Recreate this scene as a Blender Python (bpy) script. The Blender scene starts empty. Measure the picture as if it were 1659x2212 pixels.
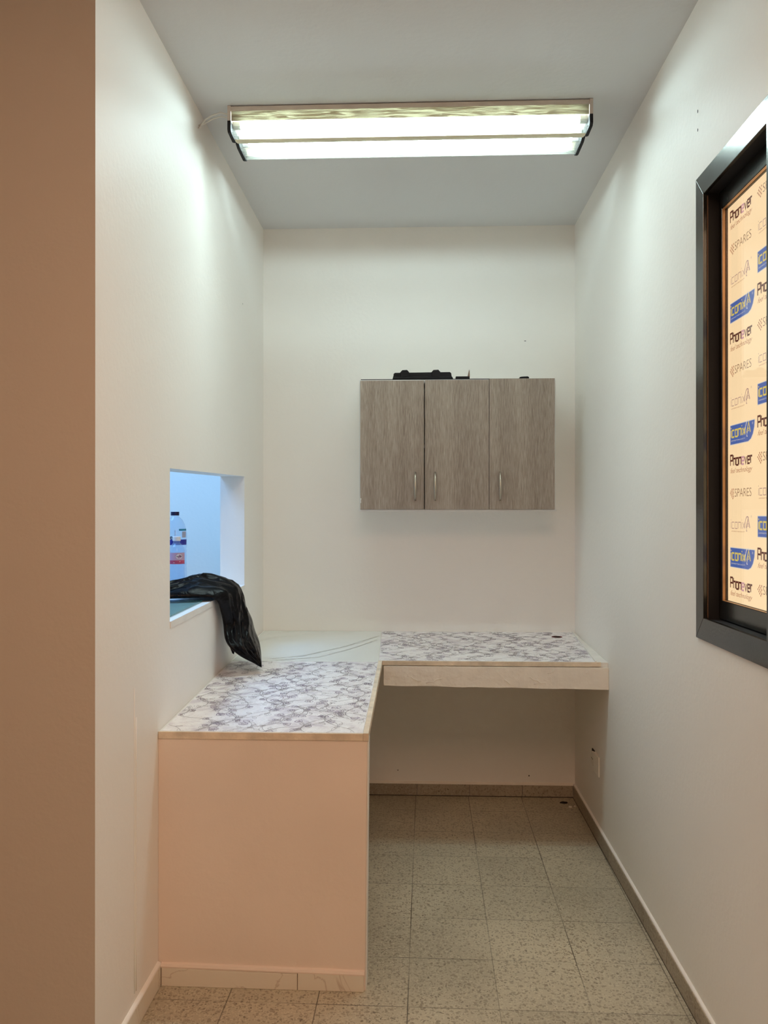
import bpy, bmesh, math, random
from mathutils import Vector, Matrix, noise

# ------------------------------------------------------------------ camera
S = bpy.context.scene
C = S.collection
F = 1770.0
cam_d = bpy.data.cameras.new('camera')
cam_d.sensor_fit = 'VERTICAL'
cam_d.sensor_height = 36.0
cam_d.lens = F / 2212 * 36.0
cam_d.clip_start = 0.02
cam = bpy.data.objects.new('camera', cam_d)
C.objects.link(cam)
cam.location = (0, 0, 1.35)
cam.rotation_euler = (math.radians(90.065), 0, math.radians(2.28))
S.camera = cam

# ------------------------------------------------------------------ light, world, exposure
TUBE_STRENGTH = 88.0
HALL_W = 27.0
SIDE_W = 32.0
WORLD = 0.05
w = bpy.data.worlds.new('world')
S.world = w
w.use_nodes = True
w.node_tree.nodes['Background'].inputs[0].default_value = (1.0, 0.8, 0.62, 1)
w.node_tree.nodes['Background'].inputs[1].default_value = WORLD
S.view_settings.view_transform = 'Standard'
S.view_settings.look = 'None'
S.view_settings.gamma = 1.0
S.view_settings.use_curve_mapping = False
S.view_settings.exposure = 0.0
S.cycles.use_denoising = True
S.cycles.max_bounces = 14
S.cycles.diffuse_bounces = 8
S.cycles.transparent_max_bounces = 24
S.cycles.caustics_reflective = False
S.cycles.caustics_refractive = False
S.cycles.sample_clamp_indirect = 6.0

def area(name, loc, rot, sx, sy, power, col):
    d = bpy.data.lights.new(name, 'AREA')
    d.shape = 'RECTANGLE'; d.size = sx; d.size_y = sy; d.energy = power; d.color = col
    o = bpy.data.objects.new(name, d); C.objects.link(o)
    o.location = loc; o.rotation_euler = rot
    return o
# warm ceiling lamp of the hall behind the viewer
area('hall_ceiling_light', (0.2, 0.2, 2.66), (0, 0, 0), 0.7, 1.2, HALL_W, (1.0, 0.62, 0.42))
# cool ceiling lamp of the side room behind the pass-through
area('side_room_light', (-1.7, 2.9, 2.66), (0, 0, 0), 0.9, 0.9, SIDE_W, (0.26, 0.54, 1.0))

# ------------------------------------------------------------------ materials
def new_mat(name):
    m = bpy.data.materials.new(name); m.use_nodes = True
    nt = m.node_tree
    for n in list(nt.nodes): nt.nodes.remove(n)
    out = nt.nodes.new('ShaderNodeOutputMaterial')
    return m, nt, out

def N(nt, kind, **kw):
    n = nt.nodes.new(kind)
    for k, v in kw.items():
        if k.startswith('i_'):
            key = k[2:]
            key = int(key) if key.isdigit() else key.replace('_', ' ')
            n.inputs[key].default_value = v
        else:
            setattr(n, k, v)
    return n

def c4(c): return (c[0], c[1], c[2], 1.0)

def pbr(name, col, rough=0.5, metal=0.0, bump=0.0, bscale=40.0, var=0.0, vscale=3.0, spec=0.5, trans=0.0, coat=0.0):
    m, nt, out = new_mat(name)
    b = N(nt, 'ShaderNodeBsdfPrincipled')
    b.inputs['Base Color'].default_value = c4(col)
    b.inputs['Roughness'].default_value = rough
    b.inputs['Metallic'].default_value = metal
    b.inputs['Specular IOR Level'].default_value = spec
    b.inputs['Transmission Weight'].default_value = trans
    b.inputs['Coat Weight'].default_value = coat
    nt.links.new(b.outputs[0], out.inputs[0])
    tc = N(nt, 'ShaderNodeTexCoord')
    if var > 0:
        n = N(nt, 'ShaderNodeTexNoise'); n.inputs['Scale'].default_value = vscale; n.inputs['Detail'].default_value = 5
        nt.links.new(tc.outputs['Object'], n.inputs['Vector'])
        r = N(nt, 'ShaderNodeValToRGB')
        r.color_ramp.elements[0].position = 0.3; r.color_ramp.elements[1].position = 0.7
        r.color_ramp.elements[0].color = c4([x * (1 - var) for x in col])
        r.color_ramp.elements[1].color = c4([min(1, x * (1 + var)) for x in col])
        nt.links.new(n.outputs[0], r.inputs[0]); nt.links.new(r.outputs[0], b.inputs['Base Color'])
    if bump > 0:
        n2 = N(nt, 'ShaderNodeTexNoise'); n2.inputs['Scale'].default_value = bscale; n2.inputs['Detail'].default_value = 4
        nt.links.new(tc.outputs['Object'], n2.inputs['Vector'])
        bp = N(nt, 'ShaderNodeBump'); bp.inputs['Strength'].default_value = bump; bp.inputs['Distance'].default_value = 0.004
        nt.links.new(n2.outputs[0], bp.inputs['Height']); nt.links.new(bp.outputs[0], b.inputs['Normal'])
    return m

M = {}
M['paint'] = pbr('wall_paint', (0.89, 0.86, 0.815), 0.55, bump=0.18, bscale=60, var=0.015, vscale=1.6, spec=0.3)
M['pier'] = pbr('shaded_pier_paint', (0.57, 0.50, 0.425), 0.6, bump=0.18, bscale=60, var=0.015, vscale=1.6, spec=0.3)  # wall paint darkened: the pier's dimmer light is put into this colour
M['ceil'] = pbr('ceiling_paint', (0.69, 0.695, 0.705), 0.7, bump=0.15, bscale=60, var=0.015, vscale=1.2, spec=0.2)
M['panel'] = pbr('counter_plaster', (0.84, 0.715, 0.62), 0.6, bump=0.3, bscale=35, var=0.035, vscale=3.0, spec=0.2)
M['plaster'] = pbr('rough_plaster', (0.86, 0.79, 0.70), 0.7, bump=0.9, bscale=28, var=0.05, vscale=12)
M['trimwood'] = pbr('laminate_edge', (0.74, 0.62, 0.48), 0.5, bump=0.3, bscale=120, var=0.2, vscale=18)
M['white_edge'] = pbr('white_edge', (0.82, 0.80, 0.76), 0.5, var=0.04, vscale=20)
M['carcass'] = pbr('white_board', (0.82, 0.82, 0.80), 0.4, var=0.01)
M['black'] = pbr('black_plastic', (0.006, 0.006, 0.008), 0.5, bump=0.2, bscale=80, spec=0.2)
M['blackrub'] = pbr('black_rubber', (0.008, 0.008, 0.01), 0.8, bump=0.1)
M['alu'] = pbr('dark_aluminium', (0.085, 0.085, 0.08), 0.22, metal=0.85, bump=0.04, bscale=160, var=0.1, vscale=9)
M['bronze'] = pbr('bronze_bead', (0.55, 0.30, 0.14), 0.35, metal=0.3, var=0.15, vscale=12)
M['seal'] = pbr('dark_bronze_seal', (0.16, 0.085, 0.045), 0.5, var=0.15, vscale=12)
M['nickel'] = pbr('brushed_nickel', (0.50, 0.45, 0.37), 0.36, metal=1.0, bump=0.05, bscale=300)
M['fixture'] = pbr('fixture_metal', (0.62, 0.53, 0.46), 0.5, var=0.06, vscale=15)
M['socket'] = pbr('socket_plastic', (0.80, 0.76, 0.68), 0.35, var=0.02)
M['dark'] = pbr('dark_hole', (0.02, 0.012, 0.01), 0.9, var=0.1)
M['red'] = pbr('red_brown_ring', (0.16, 0.02, 0.02), 0.6, var=0.2, vscale=60)
M['capnavy'] = pbr('navy_cap', (0.004, 0.006, 0.06), 0.4, var=0.02)
M['capwhite'] = pbr('white_cap', (0.85, 0.85, 0.9), 0.4, var=0.02)
M['lip'] = pbr('cream_lip', (0.78, 0.72, 0.52), 0.5, var=0.1, vscale=9)
M['cable'] = pbr('white_cable', (0.7, 0.68, 0.63), 0.5, var=0.05, vscale=30)
M['ink_grey'] = pbr('ink_vine', (0.46, 0.42, 0.43), 0.5, var=0.15, vscale=30)
M['ink_plum'] = pbr('ink_flower', (0.30, 0.23, 0.33), 0.5, var=0.2, vscale=40)
M['crumb'] = pbr('paper_crumb', (0.75, 0.7, 0.6), 0.8, var=0.1, vscale=60)

# marble
def marble(name, base, vein, scale=2.2, width=0.02, rough=0.25):
    m, nt, out = new_mat(name)
    b = N(nt, 'ShaderNodeBsdfPrincipled'); b.inputs['Roughness'].default_value = rough
    tc = N(nt, 'ShaderNodeTexCoord')
    n = N(nt, 'ShaderNodeTexNoise'); n.inputs['Scale'].default_value = scale; n.inputs['Detail'].default_value = 6; n.inputs['Distortion'].default_value = 1.2
    nt.links.new(tc.outputs['Object'], n.inputs['Vector'])
    s = N(nt, 'ShaderNodeMath', operation='SUBTRACT'); s.inputs[1].default_value = 0.5
    a = N(nt, 'ShaderNodeMath', operation='ABSOLUTE')
    nt.links.new(n.outputs[0], s.inputs[0]); nt.links.new(s.outputs[0], a.inputs[0])
    r = N(nt, 'ShaderNodeValToRGB'); r.color_ramp.elements[0].position = 0.0; r.color_ramp.elements[1].position = width
    r.color_ramp.elements[0].color = c4(vein); r.color_ramp.elements[1].color = c4(base)
    nt.links.new(a.outputs[0], r.inputs[0]); nt.links.new(r.outputs[0], b.inputs['Base Color'])
    nt.links.new(b.outputs[0], out.inputs[0])
    return m
M['skirt_marble'] = marble('skirting_marble', (0.80, 0.74, 0.63), (0.62, 0.53, 0.43), 4.0, 0.009, 0.3)
M['tile_white'] = pbr('white_tile', (0.80, 0.82, 0.78), 0.25, var=0.015, vscale=5)
M['vein'] = pbr('grey_vein', (0.50, 0.48, 0.42), 0.4, var=0.25, vscale=50)

# laminate base: pale lilac marbling
def laminate():
    m, nt, out = new_mat('laminate_print')
    b = N(nt, 'ShaderNodeBsdfPrincipled'); b.inputs['Roughness'].default_value = 0.3
    tc = N(nt, 'ShaderNodeTexCoord')
    n = N(nt, 'ShaderNodeTexNoise'); n.inputs['Scale'].default_value = 9; n.inputs['Detail'].default_value = 7; n.inputs['Distortion'].default_value = 1.5
    nt.links.new(tc.outputs['Object'], n.inputs['Vector'])
    r = N(nt, 'ShaderNodeValToRGB')
    e = r.color_ramp.elements
    e[0].position = 0.36; e[0].color = (0.76, 0.71, 0.76, 1)
    e[1].position = 0.60; e[1].color = (0.95, 0.935, 0.94, 1)
    k = e.new(0.47); k.color = (0.89, 0.86, 0.87, 1)
    nt.links.new(n.outputs[0], r.inputs[0])
    n2 = N(nt, 'ShaderNodeTexNoise'); n2.inputs['Scale'].default_value = 22; n2.inputs['Detail'].default_value = 5; n2.inputs['Distortion'].default_value = 2.5
    nt.links.new(tc.outputs['Object'], n2.inputs['Vector'])
    s = N(nt, 'ShaderNodeMath', operation='SUBTRACT'); s.inputs[1].default_value = 0.5
    a = N(nt, 'ShaderNodeMath', operation='ABSOLUTE')
    nt.links.new(n2.outputs[0], s.inputs[0]); nt.links.new(s.outputs[0], a.inputs[0])
    mr = N(nt, 'ShaderNodeMapRange'); mr.inputs[1].default_value = 0.0; mr.inputs[2].default_value = 0.02; mr.inputs[3].default_value = 0.5; mr.inputs[4].default_value = 0.0
    nt.links.new(a.outputs[0], mr.inputs[0])
    mx = N(nt, 'ShaderNodeMixRGB'); mx.inputs[2].default_value = (0.60, 0.54, 0.57, 1)
    nt.links.new(mr.outputs[0], mx.inputs[0]); nt.links.new(r.outputs[0], mx.inputs[1])
    nt.links.new(mx.outputs[0], b.inputs['Base Color']); nt.links.new(b.outputs[0], out.inputs[0])
    return m
M['laminate'] = laminate()

# terrazzo, with tile joints when joints=True
def terrazzo(name, base, chip, light, joints=True, rough=0.35):
    m, nt, out = new_mat(name)
    b = N(nt, 'ShaderNodeBsdfPrincipled'); b.inputs['Roughness'].default_value = rough
    tc = N(nt, 'ShaderNodeTexCoord')
    L = nt.links.new
    # distort coordinates so chips look like broken stone
    dn = N(nt, 'ShaderNodeTexNoise'); dn.inputs['Scale'].default_value = 60
    L(tc.outputs['Object'], dn.inputs['Vector'])
    add = N(nt, 'ShaderNodeMixRGB', blend_type='ADD'); add.inputs[0].default_value = 0.018
    L(tc.outputs['Object'], add.inputs[1]); L(dn.outputs['Color'], add.inputs[2])
    def chips(scale, lo, hi, rnd):
        v = N(nt, 'ShaderNodeTexVoronoi'); v.inputs['Scale'].default_value = scale
        L(add.outputs[0], v.inputs['Vector'])
        mr = N(nt, 'ShaderNodeMapRange'); mr.inputs[1].default_value = lo; mr.inputs[2].default_value = hi; mr.inputs[3].default_value = 1; mr.inputs[4].default_value = 0
        L(v.outputs['Distance'], mr.inputs[0])
        sep = N(nt, 'ShaderNodeSeparateColor'); L(v.outputs['Color'], sep.inputs[0])
        gt = N(nt, 'ShaderNodeMath', operation='GREATER_THAN'); gt.inputs[1].default_value = rnd
        L(sep.outputs[0], gt.inputs[0])
        mu = N(nt, 'ShaderNodeMath', operation='MULTIPLY'); L(mr.outputs[0], mu.inputs[0]); L(gt.outputs[0], mu.inputs[1])
        return mu, sep
    n = N(nt, 'ShaderNodeTexNoise'); n.inputs['Scale'].default_value = 2.2; n.inputs['Detail'].default_value = 7
    L(tc.outputs['Object'], n.inputs['Vector'])
    r = N(nt, 'ShaderNodeValToRGB')
    r.color_ramp.elements[0].position = 0.35; r.color_ramp.elements[0].color = c4([x * 0.82 for x in base])
    r.color_ramp.elements[1].position = 0.65; r.color_ramp.elements[1].color = c4([x * 1.1 for x in base])
    L(n.outputs[0], r.inputs[0])
    cur = r.outputs[0]
    for scale, lo, hi, rnd, col, fac in ((150, 0.36, 0.46, 0.35, light, 0.5), (125, 0.34, 0.42, 0.4, chip, 0.6), (74, 0.34, 0.40, 0.5, chip, 0.6), (95, 0.26, 0.32, 0.8, [x * 0.5 for x in chip], 0.7)):
        mu, sep = chips(scale, lo, hi, rnd)
        f = N(nt, 'ShaderNodeMath', operation='MULTIPLY'); f.inputs[1].default_value = fac; L(mu.outputs[0], f.inputs[0])
        mx = N(nt, 'ShaderNodeMixRGB'); mx.inputs[2].default_value = c4(col)
        L(f.outputs[0], mx.inputs[0]); L(cur, mx.inputs[1]); cur = mx.outputs[0]
    if joints:
        mp = N(nt, 'ShaderNodeMapping'); mp.inputs['Rotation'].default_value = (0, 0, math.radians(0.7)); mp.inputs['Location'].default_value = (0.0, -0.007, 0)
        L(tc.outputs['Object'], mp.inputs['Vector'])
        sx = N(nt, 'ShaderNodeSeparateXYZ'); L(mp.outputs[0], sx.inputs[0])
        tiles = []
        for ax, pitch, off, wd in ((0, 0.25, 0.052, 0.0013), (1, 0.248, -0.002, 0.0011)):
            a = N(nt, 'ShaderNodeMath', operation='ADD'); a.inputs[1].default_value = off + 10 * pitch
            L(sx.outputs[ax], a.inputs[0])
            d = N(nt, 'ShaderNodeMath', operation='DIVIDE'); d.inputs[1].default_value = pitch; L(a.outputs[0], d.inputs[0])
            fl = N(nt, 'ShaderNodeMath', operation='FLOOR'); L(d.outputs[0], fl.inputs[0]); tiles.append(fl)
            fr = N(nt, 'ShaderNodeMath', operation='FRACT'); L(d.outputs[0], fr.inputs[0])
            s = N(nt, 'ShaderNodeMath', operation='SUBTRACT'); s.inputs[1].default_value = 0.5; L(fr.outputs[0], s.inputs[0])
            ab = N(nt, 'ShaderNodeMath', operation='ABSOLUTE'); L(s.outputs[0], ab.inputs[0])
            # random joint strength along the floor
            jn = N(nt, 'ShaderNodeTexNoise'); jn.inputs['Scale'].default_value = 3.1 if ax else 1.7
            L(tc.outputs['Object'], jn.inputs['Vector'])
            jm = N(nt, 'ShaderNodeMapRange'); jm.inputs[1].default_value = 0.35; jm.inputs[2].default_value = 0.62; jm.inputs[3].default_value = 0.25; jm.inputs[4].default_value = 0.95
            L(jn.outputs[0], jm.inputs[0])
            g = N(nt, 'ShaderNodeMapRange'); g.inputs[1].default_value = 0.5 - wd / pitch * 1.6; g.inputs[2].default_value = 0.5 - wd / pitch * 0.5; g.inputs[3].default_value = 0; g.inputs[4].default_value = 1
            L(ab.outputs[0], g.inputs[0])
            f = N(nt, 'ShaderNodeMath', operation='MULTIPLY'); L(g.outputs[0], f.inputs[0]); L(jm.outputs[0], f.inputs[1])
            mx = N(nt, 'ShaderNodeMixRGB'); mx.inputs[2].default_value = (0.05, 0.04, 0.03, 1)
            L(f.outputs[0], mx.inputs[0]); L(cur, mx.inputs[1]); cur = mx.outputs[0]
        cmb = N(nt, 'ShaderNodeCombineXYZ'); L(tiles[0].outputs[0], cmb.inputs[0]); L(tiles[1].outputs[0], cmb.inputs[1])
        wn = N(nt, 'ShaderNodeTexWhiteNoise'); L(cmb.outputs[0], wn.inputs['Vector'])
        tv = N(nt, 'ShaderNodeMapRange'); tv.inputs[3].default_value = 0.95; tv.inputs[4].default_value = 1.04
        L(wn.outputs['Value'], tv.inputs[0])
        vm = N(nt, 'ShaderNodeVectorMath', operation='SCALE'); L(cur, vm.inputs[0]); L(tv.outputs[0], vm.inputs['Scale'])
        cur = vm.outputs[0]
    L(cur, b.inputs['Base Color']); L(b.outputs[0], out.inputs[0])
    return m
M['floor'] = terrazzo('terrazzo_floor', (0.52, 0.46, 0.34), (0.25, 0.20, 0.14), (0.66, 0.60, 0.46))
M['skirt_terr'] = terrazzo('terrazzo_skirting', (0.42, 0.35, 0.26), (0.27, 0.22, 0.16), (0.5, 0.44, 0.34), joints=False, rough=0.6)

# taupe oak for the cabinet doors
def oak(name, seed):
    m, nt, out = new_mat(name)
    L = nt.links.new
    b = N(nt, 'ShaderNodeBsdfPrincipled'); b.inputs['Roughness'].default_value = 0.55
    tc = N(nt, 'ShaderNodeTexCoord')
    wv0 = N(nt, 'ShaderNodeTexNoise'); wv0.inputs['Scale'].default_value = 3.0
    mp0 = N(nt, 'ShaderNodeMapping'); mp0.inputs['Scale'].default_value = (1, 1, 0.6); mp0.inputs['Location'].default_value = (seed, seed * 0.7, 0)
    L(tc.outputs['Object'], mp0.inputs['Vector']); L(mp0.outputs[0], wv0.inputs['Vector'])
    ad = N(nt, 'ShaderNodeMixRGB', blend_type='ADD'); ad.inputs[0].default_value = 0.022
    L(mp0.outputs[0], ad.inputs[1]); L(wv0.outputs['Color'], ad.inputs[2])
    mp = N(nt, 'ShaderNodeMapping'); mp.inputs['Scale'].default_value = (380, 380, 30)
    L(ad.outputs[0], mp.inputs['Vector'])
    n = N(nt, 'ShaderNodeTexNoise'); n.inputs['Scale'].default_value = 1.0; n.inputs['Detail'].default_value = 5; n.inputs['Roughness'].default_value = 0.65
    L(mp.outputs[0], n.inputs['Vector'])
    mp2 = N(nt, 'ShaderNodeMapping'); mp2.inputs['Scale'].default_value = (14, 14, 0.8)
    L(ad.outputs[0], mp2.inputs['Vector'])
    n2 = N(nt, 'ShaderNodeTexNoise'); n2.inputs['Scale'].default_value = 1.0; n2.inputs['Detail'].default_value = 3
    L(mp2.outputs[0], n2.inputs['Vector'])
    mx = N(nt, 'ShaderNodeMixRGB'); mx.inputs[0].default_value = 0.3
    L(n.outputs[0], mx.inputs[1]); L(n2.outputs[0], mx.inputs[2])
    r = N(nt, 'ShaderNodeValToRGB'); e = r.color_ramp.elements
    e[0].position = 0.36; e[0].color = (0.19, 0.14, 0.11, 1)
    e[1].position = 0.68; e[1].color = (0.45, 0.375, 0.31, 1)
    k = e.new(0.5); k.color = (0.30, 0.238, 0.195, 1)
    L(mx.outputs[0], r.inputs[0]); L(r.outputs[0], b.inputs['Base Color'])
    bp = N(nt, 'ShaderNodeBump'); bp.inputs['Strength'].default_value = 0.25; bp.inputs['Distance'].default_value = 0.001
    L(n.outputs[0], bp.inputs['Height']); L(bp.outputs[0], b.inputs['Normal'])
    L(b.outputs[0], out.inputs[0])
    return m
M['oak'] = oak('taupe_oak', 0.0)
M['oak2'] = oak('taupe_oak_middle', 3.3)
M['oak3'] = oak('taupe_oak_right', 7.1)

def emit(name, col, s, noise_amt=0.0):
    m, nt, out = new_mat(name)
    e = N(nt, 'ShaderNodeEmission'); e.inputs[0].default_value = c4(col); e.inputs[1].default_value = s
    if noise_amt:
        tc = N(nt, 'ShaderNodeTexCoord'); n = N(nt, 'ShaderNodeTexNoise'); n.inputs['Scale'].default_value = 5
        nt.links.new(tc.outputs['Object'], n.inputs['Vector'])
        mr = N(nt, 'ShaderNodeMapRange'); mr.inputs[3].default_value = s * (1 - noise_amt); mr.inputs[4].default_value = s * (1 + noise_amt)
        nt.links.new(n.outputs[0], mr.inputs[0]); nt.links.new(mr.outputs[0], e.inputs[1])
    nt.links.new(e.outputs[0], out.inputs[0])
    return m
M['tube'] = emit('fluorescent_tube', (0.77, 1.0, 1.08), TUBE_STRENGTH)
M['poster'] = emit('backlit_film', (1.0, 0.725, 0.425), 1.22, 0.02)
PI_ = {}
for k, col in {'maroon': (0.12, 0.02, 0.015), 'pink': (0.80, 0.40, 0.45), 'rust': (0.50, 0.13, 0.06), 'brown': (0.33, 0.16, 0.09),
               'mauve': (0.55, 0.30, 0.28), 'blue': (0.10, 0.17, 0.50), 'yellow': (0.95, 0.72, 0.14), 'whitish': (0.95, 0.85, 0.75)}.items():
    PI_[k] = emit('print_' + k, col, 0.9, 0.03)

def clear(name, tint, gloss=0.06, fac_t=0.92, rough=0.03, body=(0.6, 0.75, 0.95)):
    m, nt, out = new_mat(name)
    L = nt.links.new
    t = N(nt, 'ShaderNodeBsdfTransparent'); t.inputs[0].default_value = c4(tint)
    d = N(nt, 'ShaderNodeBsdfTranslucent'); d.inputs[0].default_value = c4(body)
    g = N(nt, 'ShaderNodeBsdfGlossy'); g.inputs['Roughness'].default_value = rough
    mx = N(nt, 'ShaderNodeMixShader'); mx.inputs[0].default_value = fac_t
    L(d.outputs[0], mx.inputs[1]); L(t.outputs[0], mx.inputs[2])
    lw = N(nt, 'ShaderNodeLayerWeight'); lw.inputs['Blend'].default_value = 0.5
    pw = N(nt, 'ShaderNodeMath', operation='POWER'); pw.inputs[1].default_value = 4.0; L(lw.outputs['Facing'], pw.inputs[0])
    ma = N(nt, 'ShaderNodeMath', operation='MULTIPLY_ADD'); ma.inputs[1].default_value = 0.5; ma.inputs[2].default_value = 0.03; L(pw.outputs[0], ma.inputs[0])
    mx2 = N(nt, 'ShaderNodeMixShader')
    L(ma.outputs[0], mx2.inputs[0]); L(mx.outputs[0], mx2.inputs[1]); L(g.outputs[0], mx2.inputs[2])
    L(mx2.outputs[0], out.inputs[0])
    return m
M['pet'] = clear('clear_bottle_plastic', (0.90, 0.95, 1.0), fac_t=0.86)
M['label_film'] = clear('clear_label_film', (0.80, 0.85, 0.97), fac_t=0.75)
M['pane'] = clear('window_glass', (0.99, 0.99, 0.98), fac_t=0.985)
M['glass_sheet'] = clear('green_glass', (0.84, 0.93, 0.92), fac_t=0.9, body=(0.5, 0.65, 0.63))
M['glass_edge'] = pbr('glass_edge', (0.02, 0.14, 0.13), 0.1, var=0.1)

def cover(name, yellow):
    """ribbed clear plastic of the ceiling fixture"""
    m, nt, out = new_mat(name)
    L = nt.links.new
    tc = N(nt, 'ShaderNodeTexCoord')
    t = N(nt, 'ShaderNodeBsdfTransparent'); d = N(nt, 'ShaderNodeBsdfTranslucent'); dd = N(nt, 'ShaderNodeBsdfDiffuse')
    tint = (0.93, 0.88, 0.62) if yellow else (0.96, 0.98, 0.93)
    t.inputs[0].default_value = c4(tint)
    d.inputs[0].default_value = c4((0.026, 0.021, 0.010) if yellow else (0.10, 0.105, 0.09))
    dd.inputs[0].default_value = c4((0.6, 0.5, 0.33) if yellow else (0.5, 0.5, 0.45))
    g = N(nt, 'ShaderNodeBsdfGlossy'); g.inputs['Roughness'].default_value = 0.2
    mxa = N(nt, 'ShaderNodeMixShader'); mxa.inputs[0].default_value = 0.35
    L(d.outputs[0], mxa.inputs[1]); L(dd.outputs[0], mxa.inputs[2])
    mx = N(nt, 'ShaderNodeMixShader')
    if yellow:
        mp = N(nt, 'ShaderNodeMapping'); mp.inputs['Scale'].default_value = (9, 60, 110)
        L(tc.outputs['Object'], mp.inputs['Vector'])
        n = N(nt, 'ShaderNodeTexNoise'); n.inputs['Scale'].default_value = 1.0; n.inputs['Detail'].default_value = 4; n.inputs['Distortion'].default_value = 1.5
        L(mp.outputs[0], n.inputs['Vector'])
        mr = N(nt, 'ShaderNodeMapRange'); mr.inputs[1].default_value = 0.42; mr.inputs[2].default_value = 0.60; mr.inputs[3].default_value = 0.0; mr.inputs[4].default_value = 1.0
        L(n.outputs[0], mr.inputs[0]); mx.inputs[0].default_value = 0.0
        rc = N(nt, 'ShaderNodeMixRGB'); rc.inputs[1].default_value = (0.014, 0.010, 0.005, 1); rc.inputs[2].default_value = (0.055, 0.050, 0.030, 1)
        L(mr.outputs[0], rc.inputs[0]); L(rc.outputs[0], d.inputs[0])
    else:
        sp = N(nt, 'ShaderNodeSeparateXYZ'); L(tc.outputs['Object'], sp.inputs[0])
        ad = N(nt, 'ShaderNodeMath', operation='ADD'); L(sp.outputs[1], ad.inputs[0]); L(sp.outputs[2], ad.inputs[1])
        mu = N(nt, 'ShaderNodeMath', operation='MULTIPLY'); mu.inputs[1].default_value = 2 * math.pi / 0.006; L(ad.outputs[0], mu.inputs[0])
        si = N(nt, 'ShaderNodeMath', operation='SINE'); L(mu.outputs[0], si.inputs[0])
        mr = N(nt, 'ShaderNodeMapRange'); mr.inputs[1].default_value = -1; mr.inputs[2].default_value = 1; mr.inputs[3].default_value = 0.55; mr.inputs[4].default_value = 0.92
        L(si.outputs[0], mr.inputs[0])
        # prisms send the light down: little passes at shallow angles
        lw = N(nt, 'ShaderNodeLayerWeight'); lw.inputs['Blend'].default_value = 0.5
        fa = N(nt, 'ShaderNodeMapRange'); fa.inputs[1].default_value = 0.15; fa.inputs[2].default_value = 0.75; fa.inputs[3].default_value = 1.0; fa.inputs[4].default_value = 0.35
        L(lw.outputs['Facing'], fa.inputs[0])
        fm = N(nt, 'ShaderNodeMath', operation='MULTIPLY'); L(mr.outputs[0], fm.inputs[0]); L(fa.outputs[0], fm.inputs[1]); L(fm.outputs[0], mx.inputs[0])
    L(mxa.outputs[0], mx.inputs[1]); L(t.outputs[0], mx.inputs[2])
    mx2 = N(nt, 'ShaderNodeMixShader'); mx2.inputs[0].default_value = 0.05
    L(mx.outputs[0], mx2.inputs[1]); L(g.outputs[0], mx2.inputs[2]); L(mx2.outputs[0], out.inputs[0])
    return m
M['cover'] = cover('ribbed_cover', False)
M['cover_yellow'] = cover('yellowed_cover', True)

def bag_mat():
    m, nt, out = new_mat('black_bag_plastic')
    L = nt.links.new
    b = N(nt, 'ShaderNodeBsdfPrincipled')
    b.inputs['Base Color'].default_value = (0.003, 0.003, 0.004, 1); b.inputs['Roughness'].default_value = 0.24
    b.inputs['Specular IOR Level'].default_value = 0.13
    tc = N(nt, 'ShaderNodeTexCoord')
    n = N(nt, 'ShaderNodeTexNoise'); n.inputs['Scale'].default_value = 14; n.inputs['Detail'].default_value = 5; n.inputs['Distortion'].default_value = 1.0
    L(tc.outputs['Object'], n.inputs['Vector'])
    bp = N(nt, 'ShaderNodeBump'); bp.inputs['Strength'].default_value = 0.7; bp.inputs['Distance'].default_value = 0.012
    L(n.outputs[0], bp.inputs['Height']); L(bp.outputs[0], b.inputs['Normal']); L(b.outputs[0], out.inputs[0])
    return m
M['bag'] = bag_mat()

# ------------------------------------------------------------------ helpers
def obj(name, bm, mats, parent=None, smooth=False, bevel=0.0, recalc=True):
    if recalc: bmesh.ops.recalc_face_normals(bm, faces=bm.faces)
    me = bpy.data.meshes.new(name); bm.to_mesh(me); bm.free()
    if not isinstance(mats, (list, tuple)): mats = [mats]
    for m in mats: me.materials.append(m)
    if smooth:
        for p in me.polygons: p.use_smooth = True
    o = bpy.data.objects.new(name, me); C.objects.link(o)
    if parent is not None:
        o.parent = parent
        o.matrix_parent_inverse = Matrix.Translation(-Vector(parent.location))
    if bevel > 0:
        md = o.modifiers.new('bevel', 'BEVEL'); md.width = bevel; md.segments = 2; md.limit_method = 'ANGLE'
    return o

def thing(name, label, cat, loc, group=None):
    o = bpy.data.objects.new(name, None); C.objects.link(o); o.location = loc
    o.empty_display_size = 0.05
    o['label'] = label; o['category'] = cat
    if group: o['group'] = group
    return o

def tag(o, label, cat, group=None):
    o['label'] = label; o['category'] = cat
    if group: o['group'] = group
    return o

def struct(name, bm, m, **kw):
    o = obj(name, bm, m, **kw); o['kind'] = 'structure'; return o

def hexa(bm, p, mi=0):
    """eight corners: bottom ring 0-3, top ring 4-7"""
    v = [bm.verts.new(q) for q in p]
    for f in ((0, 1, 2, 3), (4, 5, 6, 7), (0, 1, 5, 4), (1, 2, 6, 5), (2, 3, 7, 6), (3, 0, 4, 7)):
        fc = bm.faces.new([v[i] for i in f]); fc.material_index = mi

def box(bm, x0, x1, y0, y1, z0, z1, mi=0):
    hexa(bm, [(x0, y0, z0), (x1, y0, z0), (x1, y1, z0), (x0, y1, z0), (x0, y0, z1), (x1, y0, z1), (x1, y1, z1), (x0, y1, z1)], mi)

def bx(x0, x1, y0, y1, z0, z1):
    bm = bmesh.new(); box(bm, x0, x1, y0, y1, z0, z1); return bm

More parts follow.
